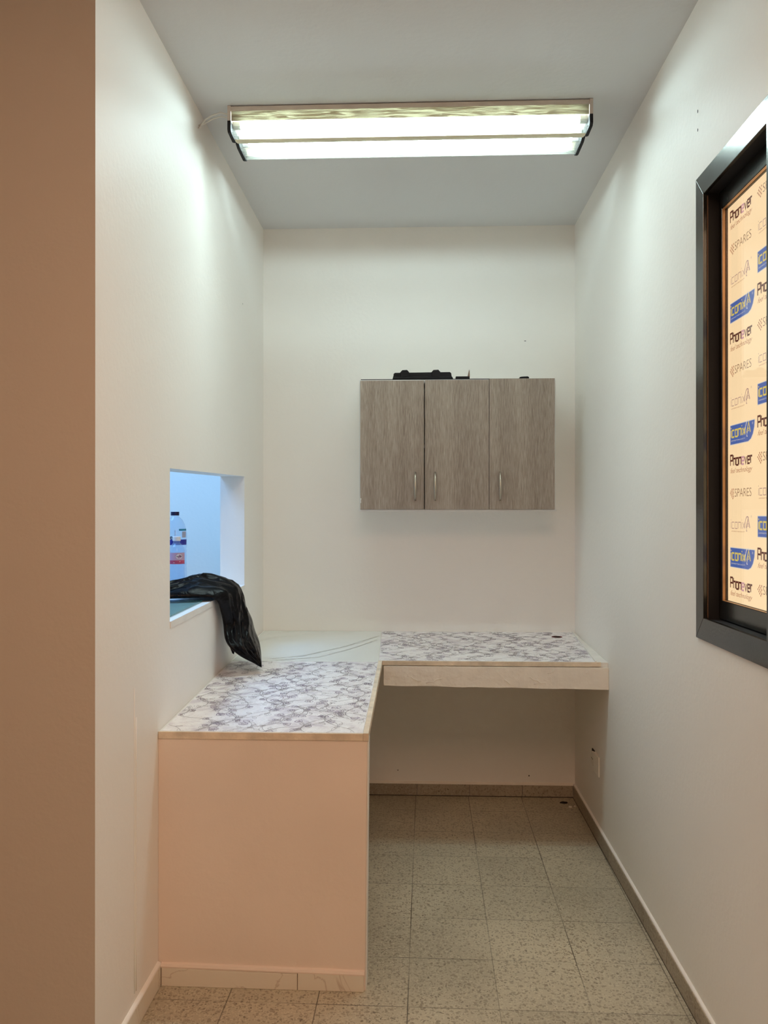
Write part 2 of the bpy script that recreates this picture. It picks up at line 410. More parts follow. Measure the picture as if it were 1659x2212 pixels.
def prism(bm, pts, a0, a1, axis, mi=0):
    """closed 2D outline extruded along an axis; pts are the two other coords in xyz order"""
    def mk(p, a):
        q = list(p); q.insert(axis, a); return q
    lo = [bm.verts.new(mk(p, a0)) for p in pts]; hi = [bm.verts.new(mk(p, a1)) for p in pts]
    n = len(pts)
    fs = [bm.faces.new(lo), bm.faces.new(hi)]
    for i in range(n): fs.append(bm.faces.new([lo[i], lo[(i + 1) % n], hi[(i + 1) % n], hi[i]]))
    for f in fs: f.material_index = mi

def tube(bm, pts, radii, seg=12, mi=0, cap=True, flat=1.0):
    pts = [Vector(p) for p in pts]; rings = []
    prev = None
    for i, p in enumerate(pts):
        d = (pts[min(i + 1, len(pts) - 1)] - pts[max(i - 1, 0)]).normalized()
        ref = prev if prev is not None else (Vector((0, 0, 1)) if abs(d.z) < 0.9 else Vector((1, 0, 0)))
        u = (ref - d * ref.dot(d)).normalized(); v = d.cross(u); prev = u
        r = radii[i] if isinstance(radii, (list, tuple)) else radii
        rings.append([bm.verts.new(p + (u * math.cos(2 * math.pi * k / seg) + v * math.sin(2 * math.pi * k / seg) * flat) * r) for k in range(seg)])
    for a, b in zip(rings, rings[1:]):
        for k in range(seg):
            f = bm.faces.new([a[k], a[(k + 1) % seg], b[(k + 1) % seg], b[k]]); f.material_index = mi
    if cap:
        bm.faces.new(rings[0]).material_index = mi; bm.faces.new(rings[-1]).material_index = mi

def lathe(bm, prof, cx, cy, z0, seg=32, mi=0, ribs=None):
    rings = []
    for r, z in prof:
        rings.append([bm.verts.new((cx + r * math.cos(2 * math.pi * k / seg), cy + r * math.sin(2 * math.pi * k / seg), z0 + z)) for k in range(seg)])
    for a, b in zip(rings, rings[1:]):
        for k in range(seg):
            f = bm.faces.new([a[k], a[(k + 1) % seg], b[(k + 1) % seg], b[k]]); f.material_index = mi
    bm.faces.new(rings[0]).material_index = mi; bm.faces.new(rings[-1]).material_index = mi

def ribbon2d(pts, wd, closed=False):
    """polyline -> list of quads (2D)"""
    P = [Vector(p) for p in pts]
    if closed: P = P + [P[0]]
    L_, R_ = [], []
    for i, p in enumerate(P):
        if closed: a = P[i - 1] if i > 0 else P[-2]; b = P[i + 1] if i < len(P) - 1 else P[1]
        else: a = P[max(i - 1, 0)]; b = P[min(i + 1, len(P) - 1)]
        d1, d2 = (P[i] - a), (b - P[i])
        if d1.length > 1e-9: d1.normalize()
        if d2.length > 1e-9: d2.normalize()
        d = d1 + d2
        if d.length < 1e-9: d = Vector((1, 0))
        d.normalize(); n = Vector((-d.y, d.x)) * wd * 0.5
        # mitre compensation
        if 0 < i < len(P) - 1 or closed:
            e = (P[i] - a)
            if e.length > 1e-9:
                c = abs(e.normalized().dot(d)); n = n / max(c, 0.6)
        L_.append(p + n); R_.append(p - n)
    return [(L_[i], R_[i], R_[i + 1], L_[i + 1]) for i in range(len(P) - 1)]

def text_polys(s, size, shear=0.0, extra=0.0, font=None):
    cu = bpy.data.curves.new('lettering', 'FONT'); cu.body = s; cu.size = size; cu.shear = shear; cu.offset = extra
    cu.resolution_u = 3
    o = bpy.data.objects.new('lettering', cu)
    me = bpy.data.meshes.new_from_object(o)
    vs = [Vector((v.co.x, v.co.y)) for v in me.vertices]
    out = [[vs[i] for i in p.vertices] for p in me.polygons]
    bpy.data.objects.remove(o); bpy.data.curves.remove(cu); bpy.data.meshes.remove(me)
    if out:
        x0 = min(v.x for p in out for v in p); x1 = max(v.x for p in out for v in p)
    else: x0 = x1 = 0
    return out, x0, x1

def fit_text(s, wd, ht, shear=0.0, extra=0.0):
    """lettering scaled to a given width and cap height, origin bottom-left"""
    po, x0, x1 = text_polys(s, 1.0, shear, extra)
    if not po: return []
    sx = wd / (x1 - x0); sy = ht / 0.7
    return [[Vector(((v.x - x0) * sx, v.y * sy)) for v in p] for p in po]

def put(bm, polys, fn, mi=0):
    for p in polys:
        try:
            f = bm.faces.new([bm.verts.new(fn(q[0], q[1])) for q in p]); f.material_index = mi
        except ValueError: pass

def arc(cx, cy, rx, ry, a0, a1, n=12):
    return [(cx + rx * math.cos(math.radians(a0 + (a1 - a0) * i / n)), cy + ry * math.sin(math.radians(a0 + (a1 - a0) * i / n))) for i in range(n + 1)]

# ------------------------------------------------------------------ room shell
XL, XR, YB, H = -0.74, 0.752, 3.93, 2.72
XO, YF = -2.7, -2.3
YP = 1.86                      # near end of the left wall
T = 0.105                      # left wall thickness
struct('floor', bx(XO, XR + 0.13, YF, YB + 0.12, -0.06, 0.0), M['floor'])
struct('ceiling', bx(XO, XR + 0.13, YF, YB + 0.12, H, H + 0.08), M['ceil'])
struct('wall_back', bx(XO, XR + 0.13, YB, YB + 0.12, 0, H), M['paint'])
struct('wall_front', bx(XO, XR + 0.13, YF - 0.1, YF, 0, H), M['paint'])
struct('wall_outer', bx(XO - 0.1, XO, YF, YB + 0.12, 0, H), M['paint'])
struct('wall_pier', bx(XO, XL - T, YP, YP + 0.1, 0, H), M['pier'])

# left wall with its pass-through
OY0, OY1 = 2.432, 3.497
def otop(y): return 1.484 + (y - OY0) * 0.022
def osill(y): return 1.0035 + (y - OY0) * 0.016      # underside of the sill board
def wall_with_hole(x0, x1, ya, yb, y0, y1, zb, zt):
    bm = bmesh.new()
    box(bm, x0, x1, ya, y0, 0, H); box(bm, x0, x1, y1, yb, 0, H)
    for (lo, hi) in ((lambda y: 0.0, zb), (zt, lambda y: H)):
        hexa(bm, [(x0, y0, lo(y0)), (x1, y0, lo(y0)), (x1, y1, lo(y1)), (x0, y1, lo(y1)), (x0, y0, hi(y0)), (x1, y0, hi(y0)), (x1, y1, hi(y1)), (x0, y1, hi(y1))])
    bmesh.ops.remove_doubles(bm, verts=bm.verts, dist=1e-5)
    # drop the doubled inner faces
    seen = {}
    for f in list(bm.faces):
        k = tuple(sorted(v.index for v in f.verts)) if False else tuple(sorted((round(v.co.x, 4), round(v.co.y, 4), round(v.co.z, 4)) for v in f.verts))
        seen.setdefault(k, []).append(f)
    dead = [f for fs in seen.values() if len(fs) > 1 for f in fs]
    if dead: bmesh.ops.delete(bm, geom=dead, context='FACES_ONLY')
    return bm
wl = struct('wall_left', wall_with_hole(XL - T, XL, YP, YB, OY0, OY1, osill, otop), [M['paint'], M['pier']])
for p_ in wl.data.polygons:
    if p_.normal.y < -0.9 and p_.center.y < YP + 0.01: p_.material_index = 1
# right wall with the window opening
WY0, WY1, WZ0, WZ1 = 1.25, 2.218, 1.022, 2.236
wr = struct('wall_right', wall_with_hole(XR, XR + 0.13, YF, YB, WY0, WY1, lambda y: WZ0, lambda y: WZ1), M['paint'])

# small marks on the walls
def mark(parent, x, y, z, nx, h=0.006, wd=0.003, name='nail_hole'):
    bm = bmesh.new(); pts = arc(0, 0, wd / 2, h / 2, 0, 330, 11)
    if nx: vs = [bm.verts.new((x, y + p[0], z + p[1])) for p in pts]
    else: vs = [bm.verts.new((x + p[0], y, z + p[1])) for p in pts]
    bm.faces.new(vs); return obj(name, bm, M['dark'], parent)
mark(wr, XR - 0.0006, 2.222, 2.424, True, 0.010, 0.006)
mark(wr, XR - 0.0006, 2.222, 2.374, True, 0.009, 0.006)
mark(wl, XL + 0.0006, 3.46, 2.24, True, 0.007, 0.006)
bmk = bpy.data.objects['wall_back']
mark(bmk, 0.517, YB - 0.0006, 2.17, False, 0.003, 0.010)
mark(bmk, -0.09, YB - 0.0006, 0.117, False, 0.006, 0.004)
mark(bmk, 0.535, YB - 0.0006, 0.098, False, 0.007, 0.006)
# painted-over seam running up the left wall
bm = bmesh.new()
tube(bm, [(XL + 0.0005, 2.135, 0.09 + i * 0.12 + 0.0) for i in range(7)], 0.0016, 6)
tube(bm, [(XL + 0.0005, 2.122, 0.09 + i * 0.2) for i in range(5)], 0.0010, 6)
obj('painted_seam', bm, M['paint'], wl, smooth=True)

# skirtings
def skirting_tiles(cuts, maker, mat):
    bm = bmesh.new()
    for a, b in zip(cuts, cuts[1:]): maker(bm, a + 0.0009, b - 0.0009)
    return bm
ys = [YP, 2.0, 2.31]
o = struct('baseboard_left', skirting_tiles([YP, 2.02, 2.318], lambda b, p, q: box(b, XL, XL + 0.010, p, q, 0, 0.060), None), M['skirt_marble'], bevel=0.002)
def round_cap_y(bm, x0, sgn, y0, y1, z, r=0.008):
    pts = [(x0, z)] + [(x0 + sgn * (0.002 + r * math.cos(a)), z + 0.9 * r * math.sin(a)) for a in (0, 0.4, 0.8, 1.2)] + [(x0, z + r)]
    prism(bm, pts, y0, y1, 1)
bm = bmesh.new(); round_cap_y(bm, XL, 1, YP, 2.318, 0.060)
obj('plaster_cap', bm, M['paint'], o)
cutsy = [YF] + [2.217 - 0.248 * 18 + 0.248 * k for k in range(26) if 2.217 - 0.248 * 18 + 0.248 * k > YF + 0.05 and 2.217 - 0.248 * 18 + 0.248 * k < YB - 0.1] + [YB - 0.011]
o = struct('baseboard_right', skirting_tiles(cutsy, lambda b, p, q: box(b, XR - 0.011, XR, p, q, 0, 0.058), None), M['skirt_terr'], bevel=0.0015)
bm = bmesh.new(); round_cap_y(bm, XR, -1, YF, YB, 0.058, 0.006)
obj('plaster_cap', bm, M['paint'], o)
o = struct('baseboard_back', skirting_tiles([XL, -0.5, -0.25, 0.002, 0.252, 0.502, XR - 0.011], lambda b, p, q: box(b, p, q, YB - 0.011, YB, 0, 0.056), None), M['skirt_terr'], bevel=0.0015)
bm = bmesh.new(); prism(bm, [(YB, 0.056), (YB - 0.011, 0.056), (YB - 0.008, 0.062), (YB, 0.066)], XL, XR - 0.011, 0)
obj('plaster_cap', bm, M['plaster'], o)

M['grout'] = pbr('dirty_grout', (0.07, 0.05, 0.035), 0.9, var=0.3, vscale=25)
obj('grout_line', bx(XL, XR - 0.012, YB - 0.0135, YB - 0.0112, 0, 0.003), M['grout'], o)
obj('grout_line', bx(XR - 0.0125, XR - 0.0112, YF, YB - 0.014, 0, 0.0015), M['grout'], bpy.data.objects['baseboard_right'])

# ------------------------------------------------------------------ window in the right wall
win = bpy.data.objects.new('window_1', None); C.objects.link(win); win.location = (XR, 1.74, WZ0); win['kind'] = 'structure'
FX = XR - 0.006
def rect_frame(bm, x0, x1, y0, y1, z0, z1, wy, wz):
    """mitred rectangular frame in a yz plane"""
    o_ = [(y0, z0), (y1, z0), (y1, z1), (y0, z1)]
    i_ = [(y0 + wy, z0 + wz), (y1 - wy, z0 + wz), (y1 - wy, z1 - wz), (y0 + wy, z1 - wz)]
    for k in range(4):
        a, b = k, (k + 1) % 4
        q = [o_[a], o_[b], i_[b], i_[a]]
        hexa(bm, [(x0, *p) for p in q] + [(x1, *p) for p in q])
bm = bmesh.new(); rect_frame(bm, FX, XR + 0.004, WY0 - 0.004, WY1 + 0.004, WZ0 - 0.004, WZ1 + 0.004, 0.056, 0.058)
obj('outer_frame', bm, M['alu'], win, bevel=0.001)
bm = bmesh.new(); rect_frame(bm, XR + 0.006, XR + 0.075, WY0 + 0.001, WY1 - 0.001, WZ0 + 0.001, WZ1 - 0.001, 0.049, 0.050)
obj('reveal_liner', bm, M['blackrub'], win)
# bronze strip on the inner lip of the frame
bm = bmesh.new(); box(bm, XR + 0.0042, XR + 0.0058, 2.1625, 2.1665, WZ0 + 0.055, WZ1 - 0.06)
obj('frame_seal', bm, M['seal'], win)
SX = XR + 0.034
bm = bmesh.new(); rect_frame(bm, SX, SX + 0.029, 1.70, 2.166, 1.076, 2.182, 0.022, 0.048)
obj('sash_frame', bm, M['alu'], win, bevel=0.001)
bm = bmesh.new(); rect_frame(bm, SX + 0.0015, SX + 0.0088, 1.7225, 2.1435, 1.1245, 2.1335, 0.0006, 0.0006)
obj('glazing_bead', bm, M['bronze'], win)
bm = bmesh.new(); rect_frame(bm, SX + 0.0092, SX + 0.0145, 1.7225, 2.1435, 1.1245, 2.1335, 0.0025, 0.0012)
obj('rubber_gasket', bm, M['blackrub'], win)
bm = bx(FX - 0.008, FX - 0.0005, 1.70, 1.761, 1.024, 2.193)
obj('mullion', bm, M['alu'], win, bevel=0.001)
bm = bx(SX + 0.0095, SX + 0.0125, 1.726, 2.1405, 1.1262, 2.1318)
obj('glass_pane', bm, M['pane'], win)
bm = bx(SX - 0.012, SX - 0.008, 1.31, 1.69, 1.075, 2.175)
obj('glass_pane', bm, M['pane'], win)
# outer shutter board behind everything (closes the opening)
obj('back_board', bx(XR + 0.09, XR + 0.10, WY0 + 0.002, WY1 - 0.002, WZ0 + 0.002, WZ1 - 0.002), M['blackrub'], win)

# poster behind the glass
PX_ = SX + 0.0150
post = thing('advertising_poster', 'cream backlit poster printed with rows of logos behind the window glass', 'poster', (PX_, 1.93, 1.1255))
obj('film', bx(PX_, PX_ + 0.002, 1.735, 2.1435, 1.1255, 2.1325), M['poster'], post)

LET = {
 'P': [[(0, 0), (0, 1), (.62, 1), (.62, .48), (0, .48)]],
 'h': [[(0, 0), (0, 1)], [(0, .66), (.55, .66), (.55, 0)]],
 'o': [[(0, 0), (0, .66), (.55, .66), (.55, 0), (0, 0)]],
 'n': [[(0, 0), (0, .66), (.55, .66), (.55, 0)]],
 'e': [[(.55, 0), (0, 0), (0, .66), (.55, .66), (.55, .33), (0, .33)]],
 'v': [[(0, .66), (.27, 0), (.55, .66)]],
 'r': [[(0, 0), (0, .66), (.38, .66)]],
 'i': [[(0, 0), (0, .66)], [(0, .84), (0, .95)]],
 'c': [[(.52, 0), (0, 0), (0, .66), (.52, .66)]],
 'x': [[(0, .66), (.52, 0)], [(0, 0), (.52, .66)]],
}
ADV = {'P': .85, 'h': .78, 'o': .78, 'n': .78, 'e': .78, 'v': .76, 'r': .6, 'i': .22, 'c': .74, 'x': .7}
def word(bm, s, u0, v0, wd, ht, stroke, fn, mi, special=None):
    tot = sum(ADV[c] for c in s) - 0.2
    sx = wd / tot; u = u0
    for k, ch in enumerate(s):
        for pl in LET[ch]:
            m_ = special[k] if special and k in special else mi
            put(bm, ribbon2d([(u + p[0] * sx, v0 + p[1] * ht) for p in pl], stroke), fn, m_)
        u += ADV[ch] * sx

def emblem(bm, u, v, s, fn, mi, mi2):
    """rounded arch over a small standing A figure"""
    put(bm, ribbon2d(arc(u + .5 * s, v - .10 * s, .52 * s, 1.0 * s, 175, 62, 12), .09 * s), fn, mi)
    put(bm, ribbon2d([(u + .28 * s, v + .0 * s), (u + .66 * s, v + .78 * s), (u + .98 * s, v)], .14 * s), fn, mi2)
    put(bm, ribbon2d([(u + .42 * s, v + .12 * s), (u + .30 * s, v - .25 * s), (u + .45 * s, v - .28 * s)], .08 * s), fn, mi)
    put(bm, ribbon2d(arc(u + .63 * s, v + .22 * s, .12 * s, .12 * s, 0, 360, 8), .05 * s), fn, mi2)

def logo(kind, yl, zc):
    """yl: left edge as the viewer sees it (y falls to the viewer's right)"""
    YR = 1.737
    def fnx(dx):
        return lambda u, v: (PX_ - dx, max(yl - u, YR), zc + v)
    bm = bmesh.new(); W_ = 0.136
    if kind == 'name':
        mats = [PI_['maroon'], PI_['pink'], PI_['rust']]
        word(bm, 'Phonever', 0, 0.000, W_, 0.026, 0.0046, fnx(.0006), 0, {4: 1})
        put(bm, [[Vector((q.x, q.y - 0.019)) for q in p] for p in fit_text('feel technology', W_, 0.0125, 0.45, -0.004)], fnx(.0006), 2)
    elif kind == 'spares':
        mats = [PI_['brown'], PI_['rust']]
        for i in range(4):
            for j in range(4):
                if (i + j) % 1 == 0 and not (i == 3 and j == 3):
                    cu, cv = 0.016 + (i - j) * 0.0052, 0.008 + (i + j - 3) * 0.0046
                    if cu > 0.025: continue
                    r = 0.0026
                    put(bm, [[Vector((cu - r, cv)), Vector((cu, cv - r * 1.2)), Vector((cu + r, cv)), Vector((cu, cv + r * 1.2))]], fnx(.0006), 1)
        put(bm, [[Vector((q.x + 0.029, q.y - 0.002)) for q in p] for p in fit_text('SPARES', W_ - 0.034, 0.021, 0, -0.012)], fnx(.0006), 0)
    elif kind == 'line':
        mats = [PI_['mauve'], PI_['mauve'], PI_['rust']]
        word(bm, 'iconix', 0.004, -0.004, 0.088, 0.024, 0.0017, fnx(.0006), 0)
        emblem(bm, 0.092, -0.001, 0.030, fnx(.0006), 0, 1)
        put(bm, fit_text('®', 0.005, 0.005), lambda u, v: fnx(.0006)(u + 0.128, v + 0.024), 0)
        put(bm, fit_text('UNFORGETTABLE QUALITY', 0.085, 0.0026), lambda u, v: fnx(.0006)(u + 0.006, v - 0.0125), 2)
    else:
        mats = [PI_['blue'], PI_['yellow'], PI_['whitish']]
        out = [(0, -0.024), (0, 0.024), (0.150, 0.024), (0.148, 0.008), (0.140, -0.008), (0.128, -0.019), (0.112, -0.024)]
        big = [(-.0018, -.0258), (-.0018, .0258), (.1525, .0258), (.150, .008), (.142, -.009), (.129, -.0205), (.112, -.0258)]
        put(bm, [[Vector(p) for p in big]], fnx(.0004), 2)
        put(bm, [[Vector(p) for p in out]], fnx(.0007), 0)
        word(bm, 'iconix', 0.006, -0.006, 0.088, 0.026, 0.0042, fnx(.0010), 1)
        emblem(bm, 0.095, -0.003, 0.032, fnx(.0010), 2, 1)
        put(bm, fit_text('®', 0.006, 0.006), lambda u, v: fnx(.0010)(u + 0.136, v + 0.014), 2)
        put(bm, fit_text('UNFORGETTABLE QUALITY', 0.088, 0.003), lambda u, v: fnx(.0010)(u + 0.006, v - 0.0165), 2)
    # trim everything that ran past the sheet's right edge
    for f in list(bm.faces):
        ysv = [v.co.y for v in f.verts]
        if max(ysv) - min(ysv) < 1e-7: bm.faces.remove(f)
    obj('printed_logo', bm, mats, post, recalc=False)
seq = ['name', 'spares', 'line', 'badge']
for r in range(13): logo(seq[r % 4], 2.125, 2.090 - 0.0775 * r)
for r in range(13): logo(seq[(r + 1) % 4], 1.957, 2.093 - 0.0775 * r)

# ------------------------------------------------------------------ ceiling light
LX0, LX1 = -0.633, 0.580
lt = thing('ceiling_light', 'long twin-tube ceiling light with ribbed clear cover and black end clips', 'ceiling light', (0, 2.85, H))
bm = bmesh.new(); prism(bm, [(2.7295, H - 0.004), (2.7295, H - 0.019), (2.9715, H - 0.019), (2.9715, H - 0.004)], LX0 + 0.008, LX1 - 0.008, 0)
box(bm, LX0 + 0.05, LX1 - 0.05, 2.76, 2.94, H - 0.004, H)
obj('base_tray', bm, M['fixture'], lt)
bm = bmesh.new(); prism(bm, [(2.815, H - 0.018), (2.82, H - 0.05), (2.85, H - 0.05), (2.855, H - 0.018)], LX0 + 0.03, LX1 - 0.03, 0)
obj('gear_channel', bm, M['carcass'], lt)
def shell(bm, prof, x0, x1, t, mi=0, seg=1):
    """open profile (y,z) given thickness t"""
    P = [Vector(p) for p in prof]; inner = []
    for i, p in enumerate(P):
        a = P[max(i - 1, 0)]; b = P[min(i + 1, len(P) - 1)]; d = (b - a).normalized()
        inner.append(p + Vector((-d.y, d.x)) * t)
    prism(bm, [tuple(p) for p in P] + [tuple(p) for p in reversed(inner)], x0, x1, 0, mi)
def open_shell(bm, prof, x0, x1, mi=0):
    lo = [bm.verts.new((x0, *p)) for p in prof]; hi = [bm.verts.new((x1, *p)) for p in prof]
    for i in range(len(prof) - 1):
        bm.faces.new([lo[i], lo[i + 1], hi[i + 1], hi[i]]).material_index = mi
profA = [(2.731, H - 0.052), (2.731, H - 0.080), (2.737, H - 0.086), (2.80, H - 0.088), (2.832, H - 0.078)]
profB = [(2.835, H - 0.068), (2.838, H - 0.078), (2.86, H - 0.083), (2.95, H - 0.085), (2.964, H - 0.082)]
bm = bmesh.new(); open_shell(bm, profA, LX0 + 0.01, LX1 - 0.01)
open_shell(bm, [(2.731, H - 0.018), (2.731, H - 0.052)], LX0 + 0.01, LX1 - 0.01, 1)
obj('diffuser_cover', bm, [M['cover'], M['cover_yellow']], lt)
bm = bmesh.new(); open_shell(bm, profB, LX0 + 0.01, LX1 - 0.01)
open_shell(bm, [(2.964, H - 0.082), (2.970, H - 0.070), (2.97, H - 0.066)], LX0 + 0.01, LX1 - 0.01, 0)
open_shell(bm, [(2.97, H - 0.066), (2.97, H - 0.018)], LX0 + 0.01, LX1 - 0.01, 1)  # unseen far side, made opaque to keep light off the upper back wall
obj('diffuser_cover', bm, [M['cover'], M['cover_yellow']], lt)
bm = bmesh.new(); prism(bm, [(2.786, H - 0.0895), (2.800, H - 0.0910), (2.834, H - 0.0820), (2.8345, H - 0.070), (2.830, H - 0.070), (2.830, H - 0.0795), (2.800, H - 0.0890)], LX0 + 0.01, LX1 - 0.01, 0)
obj('cover_lip', bm, M['lip'], lt)
for ty in (2.772, 2.905):
    bm = bmesh.new(); tube(bm, [(LX0 + 0.035, ty, H - 0.05), (LX1 - 0.035, ty, H - 0.05)], 0.013, 16)
    tb = obj('fluorescent_tube', bm, M['tube'], lt, smooth=True)
    for xa, xb in ((LX0 + 0.010, LX0 + 0.034), (LX1 - 0.034, LX1 - 0.010)):
        bm = bmesh.new(); tube(bm, [(xa, ty, H - 0.05), (xb, ty, H - 0.05)], 0.0135, 16)
        obj('tube_end', bm, M['carcass'], tb)
for x0, x1 in ((LX0 - 0.002, LX0 + 0.009), (LX1 - 0.009, LX1 + 0.002)):
    bm = bmesh.new()
    prism(bm, [(2.727, H - 0.002), (2.727, H - 0.052), (2.975, H - 0.052), (2.975, H - 0.002)], x0, x1, 0)
    obj('end_plate', bm, M['fixture'], lt)
    bm = bmesh.new()
    prism(bm, [(2.727, H - 0.0525), (2.726, H - 0.082), (2.734, H - 0.090), (2.802, H - 0.092), (2.834, H - 0.080), (2.838, H - 0.0525)], x0, x1, 0)
    obj('end_clip', bm, M['blackrub'], lt)
    bm = bmesh.new(); s_ = 0.004 if x0 < 0 else -0.004
    prism(bm, [(2.8385, H - 0.0525), (2.836, H - 0.082), (2.86, H - 0.088), (2.955, H - 0.089), (2.976, H - 0.083), (2.976, H - 0.0525)], x0 + s_, x1 + s_, 0)
    obj('end_clip', bm, M['blackrub'], lt)
# cable to the wall
bm = bmesh.new()
tube(bm, [(LX0 - 0.002, 2.735, H - 0.028), (-0.66, 2.735, H - 0.022), (-0.69, 2.74, H - 0.028), (-0.715, 2.745, H - 0.04), (XL + 0.001, 2.75, H - 0.066)], 0.0028, 8)
tube(bm, [(LX0 - 0.002, 2.745, H - 0.036), (-0.66, 2.745, H - 0.030), (-0.69, 2.75, H - 0.035), (-0.72, 2.752, H - 0.05), (XL + 0.001, 2.752, H - 0.056)], 0.0022, 8)
pc = obj('power_cable', bm, M['cable'], smooth=True)
tag(pc, 'short pale power cable from the ceiling light into the left wall', 'cable')

# ------------------------------------------------------------------ wall cabinet
cb = thing('wall_cabinet', 'taupe wood-grain wall cabinet with three doors', 'cabinet', (0.18, YB, 1.357))
CX0, CX1, CY0, CZ0, CZ1 = -0.256, 0.614, 3.646, 1.357, 1.942
bm = bmesh.new()
box(bm, CX0, CX0 + 0.016, CY0, YB, CZ0 + 0.008, CZ1); box(bm, CX1 - 0.016, CX1, CY0, YB, CZ0 + 0.008, CZ1)
box(bm, CX0 + 0.016, CX1 - 0.016, CY0, YB, CZ1 - 0.016, CZ1)
box(bm, CX0 - 0.002, CX1 + 0.003, CY0 - 0.010, YB, CZ0, CZ0 + 0.008)
box(bm, CX0 + 0.016, CX1 - 0.016, YB - 0.006, YB, CZ0 + 0.008, CZ1 - 0.016)
box(bm, CX0 + 0.016, CX1 - 0.016, CY0 + 0.02, YB - 0.006, 1.64, 1.656)
box(bm, 0.313, 0.327, CY0 + 0.003, YB - 0.006, CZ0 + 0.008, CZ1 - 0.016)
obj('carcass', bm, M['carcass'], cb)
for (x0, x1, z0, z1, mt, hx) in ((-0.2495, 0.0325, 1.3655, 1.9365, 'oak', -0.006), (0.0365, 0.3185, 1.3655, 1.9375, 'oak2', 0.082), (0.3205, 0.6065, 1.3655, 1.9420, 'oak3', 0.367)):
    d = obj('door', bx(x0, x1, CY0 - 0.019, CY0 - 0.001, z0, z1), M[mt], cb, bevel=0.0008)
    bm = bmesh.new(); pts, rad = [], []
    for i in range(15):
        t = i / 14; z = 1.405 + 0.125 * t
        pts.append((hx, CY0 - 0.019 - 0.024 * math.sin(math.pi * t) ** 0.6, z)); rad.append(0.0026 + 0.0034 * math.sin(math.pi * t))
    tube(bm, pts, rad, 12)
    obj('handle', bm, M['nickel'], d, smooth=True)
    if mt == 'oak':
        bm = bmesh.new()
        put(bm, [[Vector(p) for p in ((0, 0), (.004, .004), (.003, .012), (.005, .022), (0, .024))]], lambda u, v: (-0.2493 + u, CY0 - 0.0195, 1.392 + v))
        obj('chipped_edge', bm, M['white_edge'], d)['label'] = 'white chipped spot on door edge'

# things lying on top of the cabinet
yt = CY0 + 0.006
fs = obj('plastic_strip', bx(-0.249, 0.498, yt, yt + 0.05, CZ1, CZ1 + 0.0045), M['black'], None, bevel=0.001)
tag(fs, 'thin flat black strip lying along the top of the cabinet', 'strip')
tr = thing('plastic_tray', 'black moulded plastic tray with two raised lugs on top of the cabinet', 'tray', (0.03, yt + 0.02, CZ1 + 0.0045))
zt = CZ1 + 0.0047
bm = bmesh.new()
prism(bm, [(-0.108, zt), (-0.103, zt + 0.018), (-0.103, zt + 0.024), (-0.097, zt + 0.029), (0.148, zt + 0.031), (0.154, zt + 0.026), (0.156, zt + 0.012), (0.163, zt)], yt + 0.004, yt + 0.014, 1)
prism(bm, [(-0.108, zt), (-0.104, zt + 0.010), (0.158, zt + 0.010), (0.163, zt)], yt - 0.001, yt + 0.06, 1)
obj('tray_body', bm, M['black'], tr, bevel=0.0015)
for x in (-0.064, 0.075):
    bm = bmesh.new()
    prism(bm, [(x - 0.006, zt + 0.010), (x - 0.010, zt + 0.029), (x + 0.0, zt + 0.040), (x + 0.022, zt + 0.041), (x + 0.032, zt + 0.029), (x + 0.034, zt + 0.010)], yt - 0.0005, yt + 0.02, 1)
    obj('raised_lug', bm, M['black'], tr, bevel=0.0015)
br = thing('metal_bracket', 'small black bracket with an upright pointed tongue on the cabinet', 'bracket', (0.20, yt + 0.02, zt))
obj('bracket_base', bx(0.174, 0.236, yt + 0.002, yt + 0.04, zt, zt + 0.011), M['black'], br, bevel=0.001)
bm = bmesh.new(); prism(bm, [(0.227, zt + 0.011), (0.232, zt + 0.034), (0.2335, zt + 0.042), (0.2355, zt + 0.034), (0.2365, zt + 0.011)], yt + 0.004, yt + 0.03, 1)
obj('pointed_tongue', bm, M['alu'], br)
cl = bmesh.new(); prism(cl, [(0.456, zt), (0.457, zt + 0.006), (0.466, zt + 0.008), (0.492, zt + 0.009), (0.498, zt + 0.006), (0.498, zt)], yt + 0.001, yt + 0.03, 1)
tag(obj('plastic_clip', cl, M['black'], None, bevel=0.001), 'small black clip at the right end of the strip on the cabinet', 'clip')

# ------------------------------------------------------------------ counter
def zc(y):
    """worktop surface height: it falls slightly towards the viewer"""
    return 0.725 + (y - 2.33) * 0.0430 if y < 3.25 else 0.7646 + (y - 3.25) * 0.0262
LF, LI, RFY = 2.322, -0.137, 3.245      # front face, inner edge, front of the right run
base = thing('counter_base', 'cream plastered end panel holding up the near end of the worktop', 'counter base', (-0.44, LF, 0))
bm = bmesh.new(); hexa(bm, [(XL + 0.0005, LF, 0), (-0.146, LF - 0.008, 0), (-0.146, LF + 0.055, 0), (XL + 0.0005, LF + 0.06, 0), (XL + 0.0005, LF, 0.7035), (LI - 0.003, LF, 0.7035), (LI - 0.003, LF + 0.055, 0.7035), (XL + 0.0005, LF + 0.06, 0.7035)])
obj('front_panel', bm, M['panel'], base)
bm = bmesh.new(); hexa(bm, [(-0.1455, LF - 0.008, 0.0), (-0.142, LF - 0.008, 0.0), (-0.142, LF + 0.055, 0), (-0.1455, LF + 0.055, 0), (LI - 0.0025, LF, 0.7035), (LI + 0.001, LF, 0.7035), (LI + 0.001, LF + 0.055, 0.7035), (LI - 0.0025, LF + 0.055, 0.7035)])
obj('side_edge', bm, M['white_edge'], base)
